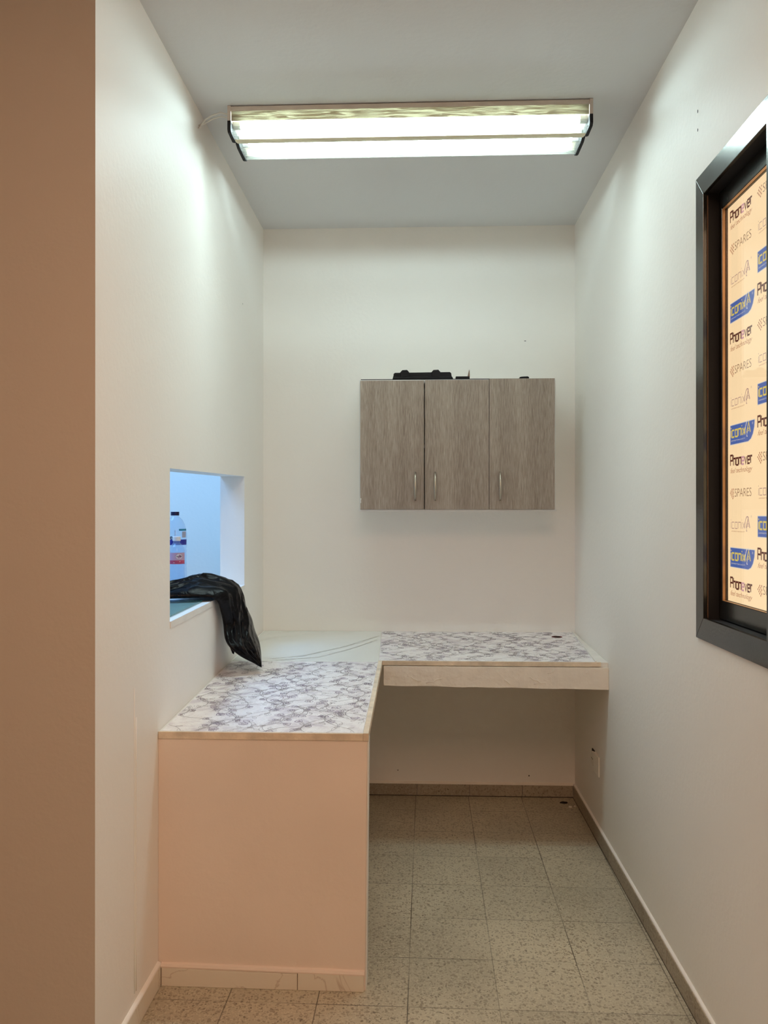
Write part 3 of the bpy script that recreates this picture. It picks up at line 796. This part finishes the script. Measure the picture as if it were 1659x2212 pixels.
for x0, x1, sy0, sy1 in ((XL + 0.012, -0.338, 0.0, -0.0055), (-0.336, -0.149, -0.0055, -0.008)):
    bm = bmesh.new(); hexa(bm, [(x0, LF - 0.010 + sy0, 0), (x1, LF - 0.010 + sy1, 0), (x1, LF + sy1, 0), (x0, LF + sy0, 0), (x0, LF - 0.010 + sy0, 0.052), (x1, LF - 0.010 + sy1, 0.046), (x1, LF + sy1, 0.046), (x0, LF + sy0, 0.052)])
    obj('skirting_tile', bm, M['skirt_marble'], base, bevel=0.0015)
bm = bmesh.new()
lo, hi = [], []
for (x, y, z, L_) in ((XL + 0.010, LF, 0.0522, lo), (-0.147, LF - 0.008, 0.0452, hi)):
    for dy, dz in ((0.001, 0), (-0.010, 0), (-0.0105, 0.004), (-0.007, 0.010), (0.001, 0.012)): L_.append(bm.verts.new((x, y + dy, z + dz)))
bm.faces.new(lo); bm.faces.new(hi)
for i in range(5): bm.faces.new([lo[i], lo[(i + 1) % 5], hi[(i + 1) % 5], hi[i]])
obj('plaster_cap', bm, M['panel'], base)

# masonry slab under the right run, with its rough plaster apron
slab = thing('masonry_shelf', 'rough white plastered beam and slab carrying the right run of worktop', 'shelf', (0.3, 3.6, 0.66))
bm = bmesh.new()
ZA = 0.662
nx = 40
fr = []
random.seed(4)
x0a, x1a = -0.130, XR - 0.001
for i in range(nx + 1):
    x = x0a + (x1a - x0a) * i / nx
    fr.append((x, 3.238 + random.uniform(-.0012, .0012), ZA + 0.006 - 0.010 * (i / nx) + 0.0025 * noise.noise(Vector((x * 9, 0, 0)))))
rows = []
for (j, (yy, use)) in enumerate(((0, 0), (0, 0.5), (0, 1), (0.06, 1), (0.06, 0))):
    rows.append([bm.verts.new((p[0], p[1] + yy, p[2] + (zc(3.25) - 0.021 - p[2]) * use)) for p in fr])
for a in range(5):
    b = (a + 1) % 5
    for i in range(nx): bm.faces.new([rows[a][i], rows[a][i + 1], rows[b][i + 1], rows[b][i]])
bm.faces.new([r[0] for r in rows]); bm.faces.new([r[-1] for r in rows])
obj('apron', bm, M['plaster'], slab)
def ridge(pts):      # raised trowel ridges on the apron
    bm = bmesh.new(); tube(bm, [(p[0], 3.2375, p[1]) for p in pts], 0.0008, 6)
    obj('trowel_ridge', bm, M['plaster'], slab, smooth=True)
def ax(zx): return -0.137 + (zx - 125) / 1430 * 0.889
def az(zy): return 0.744 - (zy - 275) / 130 * 0.082
for pl in ([(265, 312), (290, 320), (285, 335), (310, 340), (325, 352), (350, 362), (375, 368)], [(405, 378), (430, 368), (450, 372), (470, 355), (505, 350)],
           [(1060, 335), (1080, 352), (1110, 358), (1125, 372)], [(1150, 350), (1180, 365)], [(900, 350), (935, 380), (960, 388)], [(1170, 312), (1200, 305), (1215, 292)], [(1085, 380), (1120, 370), (1160, 375)]):
    ridge([(ax(p[0]), az(p[1])) for p in pl])
bm = bmesh.new()
hexa(bm, [(x0a, 3.30, ZA + 0.03), (XR - 0.001, 3.30, ZA + 0.03), (XR - 0.001, YB - 0.001, ZA + 0.05), (x0a, YB - 0.001, ZA + 0.05),
          (x0a, 3.30, zc(3.3) - 0.021), (XR - 0.001, 3.30, zc(3.3) - 0.021), (XR - 0.001, YB - 0.001, zc(YB) - 0.021), (x0a, YB - 0.001, zc(YB) - 0.021)])
obj('slab', bm, M['plaster'], slab)

wt = thing('worktop', 'L-shaped worktop covered in white laminate with purple flower sketches', 'worktop', (-0.3, 3.3, 0.72))
def sheet(bm, x0, x1, y0, y1, t0, t1, mi=0, x0b=None, x1b=None):
    """slab piece following zc; t0/t1 = depth below the surface of its underside / its top"""
    x0b = x0 if x0b is None else x0b; x1b = x1 if x1b is None else x1b
    ys_ = [y0] + ([3.25] if y0 < 3.25 < y1 else []) + [y1]
    def lerp(a, b, y): return a + (b - a) * (y - y0) / (y1 - y0)
    rings = []
    for y in ys_:
        a, b = lerp(x0, x0b, y), lerp(x1, x1b, y)
        rings.append([bm.verts.new(q) for q in ((a, y, zc(y) - t0), (b, y, zc(y) - t0), (b, y, zc(y) - t1), (a, y, zc(y) - t1))])
    for r0, r1 in zip(rings, rings[1:]):
        for k in range(4): bm.faces.new([r0[k], r0[(k + 1) % 4], r1[(k + 1) % 4], r1[k]]).material_index = mi
    bm.faces.new(rings[0]).material_index = mi; bm.faces.new(rings[-1]).material_index = mi
bm = bmesh.new(); sheet(bm, XL + 0.001, LI - 0.004, LF + 0.003, YB - 0.001, 0.0205, 0.0022)
obj('board', bm, M['white_edge'], wt)
bm = bmesh.new(); sheet(bm, LI - 0.003, XR - 0.001, RFY + 0.005, YB - 0.001, 0.0205, 0.0022)
obj('board', bm, M['white_edge'], wt)

# printed laminate sheets with drawn vines
rnd = random.Random(11)
def motif(rg):
    """one sprig: stems, leaves, sketched roses, returned as (polyline, width, ink)"""
    out = []
    def curve(p0, ang, ln, curl, n=14):
        pts = [Vector(p0)]; a = ang
        for i in range(n):
            a += curl / n * (0.4 + 1.2 * i / n); pts.append(pts[-1] + Vector((math.cos(a), math.sin(a))) * ln / n)
        return pts, a
    def leaf(p, ang, s):
        d = Vector((math.cos(ang), math.sin(ang))); n_ = Vector((-d.y, d.x))
        pts = []
        for i in range(9):
            t = i / 8; pts.append(p + d * s * t + n_ * s * 0.26 * math.sin(math.pi * t))
        for i in range(8, -1, -1):
            t = i / 8; pts.append(p + d * s * t - n_ * s * 0.22 * math.sin(math.pi * t))
        out.append((pts, 0.0010, 0)); out.append(([p, p + d * s * 0.9], 0.0008, 0))
    def rose(p, s):
        a0 = rg.uniform(0, 6.28)
        for k in range(5):
            rr = s * (0.25 + 0.19 * k); off = Vector((rg.uniform(-.15, .15), rg.uniform(-.15, .15))) * s
            sp = rg.uniform(3.0, 5.0); n = 12; a1 = a0 + k * 1.9
            pts = [p + off + Vector((math.cos(a1 + sp * i / n), math.sin(a1 + sp * i / n))) * rr * (1 + 0.16 * math.sin(3 * (a1 + sp * i / n) + k)) for i in range(n + 1)]
            out.append((pts, 0.0012, 1))
    main, a = curve((0, 0), 0.3, 0.17, 2.2)
    out.append((main, 0.0017, 0)); out.append(([q + Vector((0.002, 0.004)) for q in main[2:]], 0.0009, 0))
    m2, a2 = curve((0, 0), 0.3 + math.pi, 0.15, 2.0); out.append((m2, 0.0016, 0))
    for src, idx, sg in ((main, 4, 1), (main, 8, -1), (m2, 5, 1), (m2, 9, -1)):
        d = (src[idx + 1] - src[idx]); aa = math.atan2(d.y, d.x)
        b, ab = curve(src[idx], aa + sg * 0.8, rg.uniform(.05, .08), -sg * rg.uniform(2.2, 4.2)); out.append((b, 0.0011, 0))
        leaf(b[7], ab + 1.0, rg.uniform(.018, .028))
    rose(main[-1], 0.0135); rose(m2[-1], 0.0135); rose(main[7] + Vector((0.022, 0.03)), 0.010)
    leaf(main[5], 1.9, 0.026); leaf(main[10], 0.4, 0.024); leaf(m2[7], 4.2, 0.025); leaf(m2[3], 2.4, 0.022)
    return out
def drawn_sheet(x0, x1, y0, y1, x0b=None, x1b=None, hole=None):
    bm = bmesh.new(); sheet(bm, x0, x1, y0, y1, 0.0020, 0.0002, 0, x0b, x1b)
    x0b = x0 if x0b is None else x0b; x1b = x1 if x1b is None else x1b
    def inside(q):
        if not (y0 + .001 < q[1] < y1 - .001): return False
        t = (q[1] - y0) / (y1 - y0)
        if hole and (q[0] - hole[0]) ** 2 + (q[1] - hole[1]) ** 2 < hole[2] ** 2: return False
        return x0 + (x0b - x0) * t + .001 < q[0] < x1 + (x1b - x1) * t - .001
    cw, ch = 0.125, 0.074
    r = 0; y = y0 - 0.02
    while y < y1 + 0.08:
        x = min(x0, x0b) - 0.05 + (0.062 if r % 2 else 0)
        while x < max(x1, x1b) + 0.1:
            rot = rnd.uniform(-.35, .35) + (math.pi if (r + int(x * 7)) % 2 else 0); c, s = math.cos(rot), math.sin(rot)
            fl = rnd.choice((1, -1)); ox, oy = x + rnd.uniform(-.012, .012), y + rnd.uniform(-.01, .01)
            for pts, wd, ink in motif(rnd):
                P2 = [(ox + c * p.x * fl - s * p.y, oy + s * p.x * fl + c * p.y) for p in pts]
                for q in ribbon2d(P2, wd):
                    if all(inside(v) for v in q):
                        put(bm, [q], lambda u, v: (u, v, zc(v) + 0.0001), 1 + ink)
            x += cw
        y += ch; r += 1
    return bm
YT = 3.222      # where the near sheet meets the white tile
LX = XL + 0.008
obj('laminate_sheet', drawn_sheet(LX, LI - 0.016, LF + 0.003, YT, LX, LI - 0.013), [M['laminate'], M['ink_grey'], M['ink_plum']], wt, recalc=False)
obj('laminate_sheet', drawn_sheet(LI - 0.012, 0.700, RFY + 0.004, YB - 0.004, LI - 0.030, 0.738, (0.645, 3.80, 0.026)), [M['laminate'], M['ink_grey'], M['ink_plum']], wt, recalc=False)
# white veined corner tile
bm = bmesh.new(); sheet(bm, LX, LI - 0.014, YT + 0.001, YB - 0.004, 0.0020, 0.0001, 0, LX, LI - 0.032)
def vein(pts, wd):
    n = []
    for (a, b) in zip(pts, pts[1:]):
        for k in range(10):
            t = k / 10; n.append((a[0] + (b[0] - a[0]) * t, a[1] + (b[1] - a[1]) * t + 0.006 * noise.noise(Vector((a[0] + t * 5, b[1] * 7, wd * 900)))))
    n.append(pts[-1])
    for i in range(len(n) - 1):
        if noise.noise(Vector((i * .37, wd * 5000, 1))) > -0.25:
            put(bm, ribbon2d(n[i:i + 2], wd * (0.6 + 0.6 * abs(noise.noise(Vector((i * .9, 0, 0)))))), lambda u, v: (u, v, zc(v) + 0.0004), 1)
vein([(-0.58, 3.27), (-0.46, 3.33), (-0.30, 3.55), (-0.175, 3.80)], 0.010)
vein([(-0.56, 3.235), (-0.40, 3.30), (-0.27, 3.50), (-0.18, 3.70)], 0.008)
vein([(-0.72, 3.62), (-0.66, 3.74), (-0.56, 3.80), (-0.50, 3.92)], 0.006)
vein([(-0.725, 3.80), (-0.67, 3.86), (-0.60, 3.915)], 0.006)
obj('marble_tile', bm, [M['tile_white'], M['vein']], wt, recalc=False)['label'] = 'plain white corner tile with grey veins'
# edge trims
bm = bmesh.new(); box(bm, XL + 0.001, LI - 0.015, LF - 0.004, LF + 0.0025, zc(LF) - 0.0205, zc(LF) - 0.0006)
obj('edge_trim', bm, M['trimwood'], wt, bevel=0.0008)
bm = bmesh.new(); sheet(bm, LI - 0.0145, LI + 0.001, LF - 0.004, RFY + 0.0, 0.0205, -0.0012)
obj('edge_trim', bm, M['trimwood'], wt, bevel=0.0008)
bm = bmesh.new(); box(bm, LI + 0.0015, 0.722, RFY - 0.003, RFY + 0.0035, zc(RFY) - 0.017, zc(RFY) + 0.0004)
obj('edge_trim', bm, M['trimwood'], wt, bevel=0.0008)
bm = bmesh.new(); sheet(bm, 0.701, 0.706, RFY + 0.004, YB - 0.002, 0.002, -0.004, 0, 0.739, 0.744)
obj('edge_trim', bm, M['white_edge'], wt)
# cable hole
bm = bmesh.new(); zz = zc(3.80) + 0.0006
vs = [bm.verts.new((0.645 + 0.024 * math.cos(a * math.pi / 12), 3.80 + 0.024 * math.sin(a * math.pi / 12), zc(3.80 + 0.024 * math.sin(a * math.pi / 12)) + 0.0006)) for a in range(24)]
bm.faces.new(vs)
put(bm, ribbon2d([(0.645 + 0.021 * math.cos(a * math.pi / 12), 3.80 + 0.021 * math.sin(a * math.pi / 12)) for a in range(24)], 0.007, True), lambda u, v: (u, v, zc(v) + 0.0012), 1)
obj('cable_hole', bm, [M['dark'], M['red']], wt, recalc=False)

# ------------------------------------------------------------------ sill board of the pass-through
def zs(y): return osill(y) + 0.0205
bm = bmesh.new()
hexa(bm, [(-1.16, OY0 + .001, osill(OY0) + .0008), (XL + 0.003, OY0 + .001, osill(OY0) + .0008), (XL + 0.003, OY1 - .001, osill(OY1) + .0008), (-1.16, OY1 - .001, osill(OY1) + .0008),
          (-1.16, OY0 + .001, zs(OY0)), (XL + 0.003, OY0 + .001, zs(OY0)), (XL + 0.003, OY1 - .001, zs(OY1)), (-1.16, OY1 - .001, zs(OY1))])
sb = obj('sill_shelf', bm, M['white_edge'], None)
tag(sb, 'white board forming the sill of the square wall opening', 'shelf')
# glass sheet
gs = thing('glass_sheet', 'greenish loose glass sheet lying flat on the sill', 'glass', (-0.9, 2.66, zs(2.66)))
gx = XL - 0.026
outl = [(-1.12, 2.455), (gx - 0.035, 2.455), (gx, 2.500), (gx, 2.905), (-1.12, 2.905)]
bm = bmesh.new()
lo = [bm.verts.new((x, y, zs(y) + 0.0005)) for x, y in outl]; hi = [bm.verts.new((x, y, zs(y) + 0.0060)) for x, y in outl]
bm.faces.new(hi)
for i in range(5): bm.faces.new([lo[i], lo[(i + 1) % 5], hi[(i + 1) % 5], hi[i]]).material_index = 1
bm.faces.new(lo)
obj('pane', bm, [M['glass_sheet'], M['glass_edge']], gs)

# ------------------------------------------------------------------ black bag over the sill
def V(*a): return Vector(a)
ST = [  # left point, right point, outward bulge, inward thickness
 (V(-1.10, 2.80, 1.050), V(-1.10, 2.92, 1.050), V(0, 0, .020), .000),
 (V(-1.00, 2.82, 1.047), V(-1.00, 2.95, 1.050), V(0, 0, .038), .002),
 (V(-0.90, 2.85, 1.047), V(-0.88, 2.98, 1.050), V(0, 0, .042), .002),
 (V(-0.83, 2.87, 1.047), V(-0.815, 3.20, 1.050), V(.004, 0, .060), .002),
 (V(-0.765, 2.895, 1.047), V(-0.765, 3.26, 1.050), V(.005, 0, .050), .002),
 (V(-0.722, 2.925, 1.037), V(-0.720, 3.26, 1.024), V(.034, -.01, .030), .004),
 (V(-0.716, 2.975, 0.985), V(-0.688, 3.24, 0.975), V(.035, -.03, .012), .006),
 (V(-0.714, 3.00, 0.940), V(-0.655, 3.225, 0.935), V(.03, -.045, .0), .012),
 (V(-0.700, 2.97, 0.890), V(-0.632, 3.19, 0.888), V(.02, -.045, 0), .016),
 (V(-0.676, 2.955, 0.858), V(-0.612, 3.16, 0.858), V(.016, -.04, 0), .016),
 (V(-0.640, 2.965, 0.826), V(-0.597, 3.12, 0.826), V(.012, -.025, .0), .012),
 (V(-0.600, 2.995, 0.797), V(-0.584, 3.065, 0.799), V(.006, -.010, .0), .006),
 (V(-0.580, 3.015, 0.780), V(-0.576, 3.030, 0.775), V(.002, -.002, .0), .002)]
def cr(p0, p1, p2, p3, t):
    return 0.5 * ((2 * p1) + (-p0 + p2) * t + (2 * p0 - 5 * p1 + 4 * p2 - p3) * t * t + (-p0 + 3 * p1 - 3 * p2 + p3) * t ** 3)
stn = []
SUB = 7
for i in range(len(ST) - 1):
    q = [ST[max(i - 1, 0)], ST[i], ST[i + 1], ST[min(i + 2, len(ST) - 1)]]
    for k in range(SUB):
        t = k / SUB
        stn.append((cr(q[0][0], q[1][0], q[2][0], q[3][0], t), cr(q[0][1], q[1][1], q[2][1], q[3][1], t), cr(q[0][2], q[1][2], q[2][2], q[3][2], t), q[1][3] + (q[2][3] - q[1][3]) * t))
stn.append(ST[-1])
bm = bmesh.new(); rings = []
NU = 44
for si, (a, b, bu, tk) in enumerate(stn):
    s = si / (len(stn) - 1); ring = []
    fade = min(1, (1 - s) * 5) * min(1, s * 6 + 0.2)
    bn = bu.normalized() if bu.length > 1e-6 else V(1, 0, 0)
    for k in range(NU):      # outer side
        t = k / NU; h = math.sin(math.pi * t) ** 0.62
        # long folds running along the bag, plus crumples
        f1 = noise.noise(V(t * 5.5 + 1.2 * noise.noise(V(s * 3, t * 2, 5)), s * 2.6, 0.3))
        f2 = 1 - 2 * abs(noise.noise(V(t * 8.0 - s * 3, s * 6.0, 7.7)))
        f3 = 1 - 2 * abs(noise.noise(V(t * 15.0 + s * 4, s * 14.0, 2.1)))
        d = (0.012 * f1 + 0.011 * f2 + 0.008 * f3) * fade * h
        ring.append(a.lerp(b, t) + bu * h + bn * d)
    for k in range(NU, 0, -1):      # inner side
        t = k / NU; h = math.sin(math.pi * t)
        p = a.lerp(b, t) - bn * tk * h
        ring.append(p)
    rings.append([bm.verts.new(p) for p in ring])
for r0, r1 in zip(rings, rings[1:]):
    n = len(r0)
    for k in range(n): bm.faces.new([r0[k], r0[(k + 1) % n], r1[(k + 1) % n], r1[k]])
bm.faces.new(rings[0]); bm.faces.new(rings[-1])
# torn flap hanging below the lower edge
put(bm, [[V(0, 0), V(.03, -.01), V(.022, -.05), V(.016, -.045)]], lambda u, v: (-0.69 + u, 2.965 + u * .5, 0.882 + v))
bg = obj('plastic_bag', bm, M['bag'], None, smooth=True)
tag(bg, 'crumpled black plastic bag hanging over the edge of the sill', 'bag')

# ------------------------------------------------------------------ bottles
def cyl_map(cx, cy, r, a_mid, z0, umid=0):
    return lambda u, v: (cx + r * math.cos(a_mid + (u - umid) / r), cy + r * math.sin(a_mid + (u - umid) / r), z0 + v)
def patch(bm, cx, cy, r, a0, a1, z0, z1, mi=0, n=16):
    vs = [[bm.verts.new((cx + r * math.cos(a0 + (a1 - a0) * i / n), cy + r * math.sin(a0 + (a1 - a0) * i / n), z)) for z in (z0, z1)] for i in range(n + 1)]
    for a, b in zip(vs, vs[1:]): bm.faces.new([a[0], b[0], b[1], a[1]]).material_index = mi
M['lbl_blue'] = pbr('label_blue', (0.02, 0.03, 0.36), 0.4, var=0.05)
M['lbl_teal'] = pbr('label_teal', (0.03, 0.28, 0.45), 0.4, var=0.05)
M['lbl_grey'] = pbr('label_grey', (0.42, 0.46, 0.62), 0.5, var=0.1, vscale=200)
M['lbl_pink'] = pbr('label_pink', (0.62, 0.42, 0.62), 0.5, var=0.08)
M['lbl_red'] = pbr('label_red', (0.50, 0.07, 0.17), 0.4, var=0.15, vscale=40)
M['lbl_white'] = pbr('label_white', (0.85, 0.82, 0.9), 0.5, var=0.02)
M['lbl_ink'] = pbr('label_ink', (0.02, 0.02, 0.06), 0.5, var=0.05)

bcx, bcy = -0.931, 3.125; bz = zs(bcy) + 0.0005
b1 = thing('water_bottle', 'tall clear water bottle with a navy cap behind the smaller bottle', 'bottle', (bcx, bcy, bz))
prof = [(0.030, 0.0), (0.041, 0.006), (0.0465, 0.02), (0.0475, 0.05), (0.0455, 0.075), (0.0440, 0.11), (0.0435, 0.15), (0.044, 0.185), (0.0445, 0.19), (0.0445, 0.235), (0.043, 0.242), (0.041, 0.255), (0.036, 0.272), (0.028, 0.288), (0.0175, 0.298), (0.0145, 0.301), (0.0145, 0.316)]
pr2 = []
for (r0, z0), (r1, z1) in zip(prof, prof[1:]):
    for k in range(4):
        t = k / 4; z = z0 + (z1 - z0) * t; r = r0 + (r1 - r0) * t
        if 0.02 < z < 0.18: r -= 0.0012 * (0.5 + 0.5 * math.cos(z / 0.016 * 2 * math.pi))
        pr2.append((r, z))
pr2.append(prof[-1])
bm = bmesh.new(); lathe(bm, pr2, bcx, bcy, bz, 40); obj('bottle_body', bm, M['pet'], b1, smooth=True)
bm = bmesh.new(); lathe(bm, [(0.0155, 0), (0.0160, 0.001), (0.0160, 0.0135), (0.0150, 0.0145)], bcx, bcy, bz + 0.3045, 32); obj('cap', bm, M['capnavy'], b1)
A0 = math.atan2(-bcy, -bcx)
bm = bmesh.new(); R_ = 0.0452
patch(bm, bcx, bcy, R_, A0 - 1.4, A0 + 1.25, bz + 0.192, bz + 0.213, 0)
patch(bm, bcx, bcy, R_, A0 + 0.33, A0 + 1.2, bz + 0.246 - 0.0, bz + 0.2535, 1)
patch(bm, bcx, bcy, R_, A0 + 0.62, A0 + 1.1, bz + 0.220, bz + 0.243, 2)
patch(bm, bcx, bcy, R_, A0 - 0.02, A0 + 0.03, bz + 0.218, bz + 0.248, 2, 2)
put(bm, fit_text('e', 0.010, 0.017, 0, 0.02), cyl_map(bcx, bcy, R_ + .0003, A0 - 0.42, bz + 0.214, 0.0), 3)
obj('label', bm, [M['lbl_blue'], M['lbl_teal'], M['lbl_grey'], M['lbl_ink']], b1, recalc=False)['label'] = 'clear printed label with a dark blue band'

scx, scy = -0.898, 3.035; sz = zs(scy) + 0.0005
b2 = thing('small_water_bottle', 'small clear water bottle with a white cap and red label', 'bottle', (scx, scy, sz))
prof = [(0.020, 0.0), (0.028, 0.004), (0.0315, 0.014), (0.0315, 0.03), (0.0305, 0.06), (0.0300, 0.10), (0.0295, 0.122), (0.0305, 0.126), (0.0305, 0.17), (0.0295, 0.175), (0.026, 0.187), (0.018, 0.198), (0.0135, 0.202), (0.0125, 0.206), (0.0125, 0.222)]
pr2 = []
for (r0, z0), (r1, z1) in zip(prof, prof[1:]):
    for k in range(4):
        t = k / 4; z = z0 + (z1 - z0) * t; r = r0 + (r1 - r0) * t
        if 0.014 < z < 0.12: r -= 0.0015 * (0.5 + 0.5 * math.cos(z / 0.0125 * 2 * math.pi))
        pr2.append((r, z))
pr2.append(prof[-1])
bm = bmesh.new(); lathe(bm, pr2, scx, scy, sz, 36); obj('bottle_body', bm, M['pet'], b2, smooth=True)
bm = bmesh.new(); lathe(bm, [(0.0142, 0), (0.0147, 0.001), (0.0147, 0.0155), (0.0138, 0.017)], scx, scy, sz + 0.211, 30); obj('cap', bm, M['capwhite'], b2)
A1 = math.atan2(-scy, -scx); R2 = 0.0309
bm = bmesh.new()
patch(bm, scx, scy, R2, A1 - 1.3, A1 + 1.2, sz + 0.140, sz + 0.168, 0)
patch(bm, scx, scy, R2, A1 - 1.3, A1 + 1.2, sz + 0.126, sz + 0.140, 1)
put(bm, [[V(*p) for p in arc(0, 0, 0.0125, 0.0105, 0, 345, 23)]], cyl_map(scx, scy, R2 + .0006, A1 + 0.30, sz + 0.154), 2)
for k in range(1):
    put(bm, ribbon2d(arc(0, 0, 0.0128, 0.0108, 0, 360, 24), 0.0006), cyl_map(scx, scy, R2 + .0008, A1 + 0.30, sz + 0.154), 3)
put(bm, ribbon2d([(-.03, .002), (-.01, .003), (.012, .007), (.030, .013)], 0.002), cyl_map(scx, scy, R2 + .0005, A1, sz + 0.128), 2)
# the word on the small label, drawn right to left with its joined strokes
ar = [[(.0090, -.001), (.0098, .0018), (.0080, .0026), (.0064, .0006), (.0060, -.001), (.0090, -.001)], [(.0060, -.001), (.0040, -.001)],
      [(.0042, -.001), (.0042, .0040)], [(.0026, .0028), (.0014, .0030), (.0010, .0012), (.0026, .0014), (.0028, -.0010), (-.0018, -.0012), (-.0022, .0012)],
      [(-.0018, -.0012), (-.0040, -.0010), (-.0044, .0012)], [(-.0040, -.0010), (-.0064, -.0010), (-.0066, .0016), (-.0090, .0012), (-.0094, -.0012), (-.0064, -.0012)],
      [(.0016, .0046), (.0020, .0050)], [(-.0030, -.0034), (-.0022, -.0034)], [(-.0074, .0036), (-.0084, .0036)]]
for pl in ar: put(bm, ribbon2d(pl, 0.0012), cyl_map(scx, scy, R2 + .0009, A1 + 0.30, sz + 0.154), 3)
obj('label', bm, [M['lbl_pink'], M['lbl_red'], M['lbl_white'], M['lbl_ink']], b2, recalc=False)['label'] = 'pink and red label with a white oval'

# ------------------------------------------------------------------ socket under the counter
sk = thing('wall_socket', 'cream wall socket with its cover half off, low on the right wall', 'socket', (XR, 3.47, 0.31))
obj('back_box', bx(XR - 0.004, XR, 3.462, 3.535, 0.278, 0.345), M['dark'], sk)
bm = bmesh.new(); hexa(bm, [(XR - 0.006, 3.400, 0.262), (XR, 3.400, 0.262), (XR, 3.470, 0.270), (XR - 0.012, 3.470, 0.270), (XR - 0.006, 3.400, 0.345), (XR, 3.400, 0.345), (XR, 3.470, 0.350), (XR - 0.012, 3.470, 0.350)])
obj('cover_plate', bm, M['socket'], sk, bevel=0.002)
bm = bmesh.new(); prism(bm, [(3.500 + p[0], 0.312 + p[1]) for p in arc(0, 0, 0.030, 0.030, 0, 345, 23)], XR - 0.010, XR - 0.0041, 0)
obj('socket_face', bm, M['socket'], sk, bevel=0.001)
bm = bmesh.new()
for dy in (-0.009, 0.009): prism(bm, [(3.500 + dy + p[0], 0.312 + p[1]) for p in arc(0, 0, 0.003, 0.003, 0, 330, 11)], XR - 0.0108, XR - 0.0101, 0)
obj('pin_hole', bm, M['dark'], sk)

# ------------------------------------------------------------------ litter in the far corner
random.seed(2)
def scrap(name, x, y, s, h, mat, label, cat):
    bm = bmesh.new(); n = 8
    lo = [bm.verts.new((x + s * (0.7 + random.random() * .5) * math.cos(6.283 * k / n), y + s * .6 * (0.7 + random.random() * .5) * math.sin(6.283 * k / n), 0.0003)) for k in range(n)]
    hi = [bm.verts.new((v.co.x * 0.8 + x * 0.2, v.co.y * 0.8 + y * 0.2, h * random.uniform(.6, 1.1))) for v in lo]
    bm.faces.new(lo); bm.faces.new(hi)
    for k in range(n): bm.faces.new([lo[k], lo[(k + 1) % n], hi[(k + 1) % n], hi[k]])
    tag(obj(name, bm, mat), label, cat)
scrap('rubber_scrap', 0.682, 3.845, 0.018, 0.006, M['dark'], 'dark flat scrap on the floor in the far right corner', 'scrap')
scrap('plaster_crumb', 0.705, 3.79, 0.009, 0.006, M['crumb'], 'larger pale crumb on the floor beside the dark scrap', 'crumb')
scrap('plaster_crumb', 0.728, 3.80, 0.006, 0.005, M['crumb'], 'small pale crumb on the floor nearest the right wall', 'crumb')
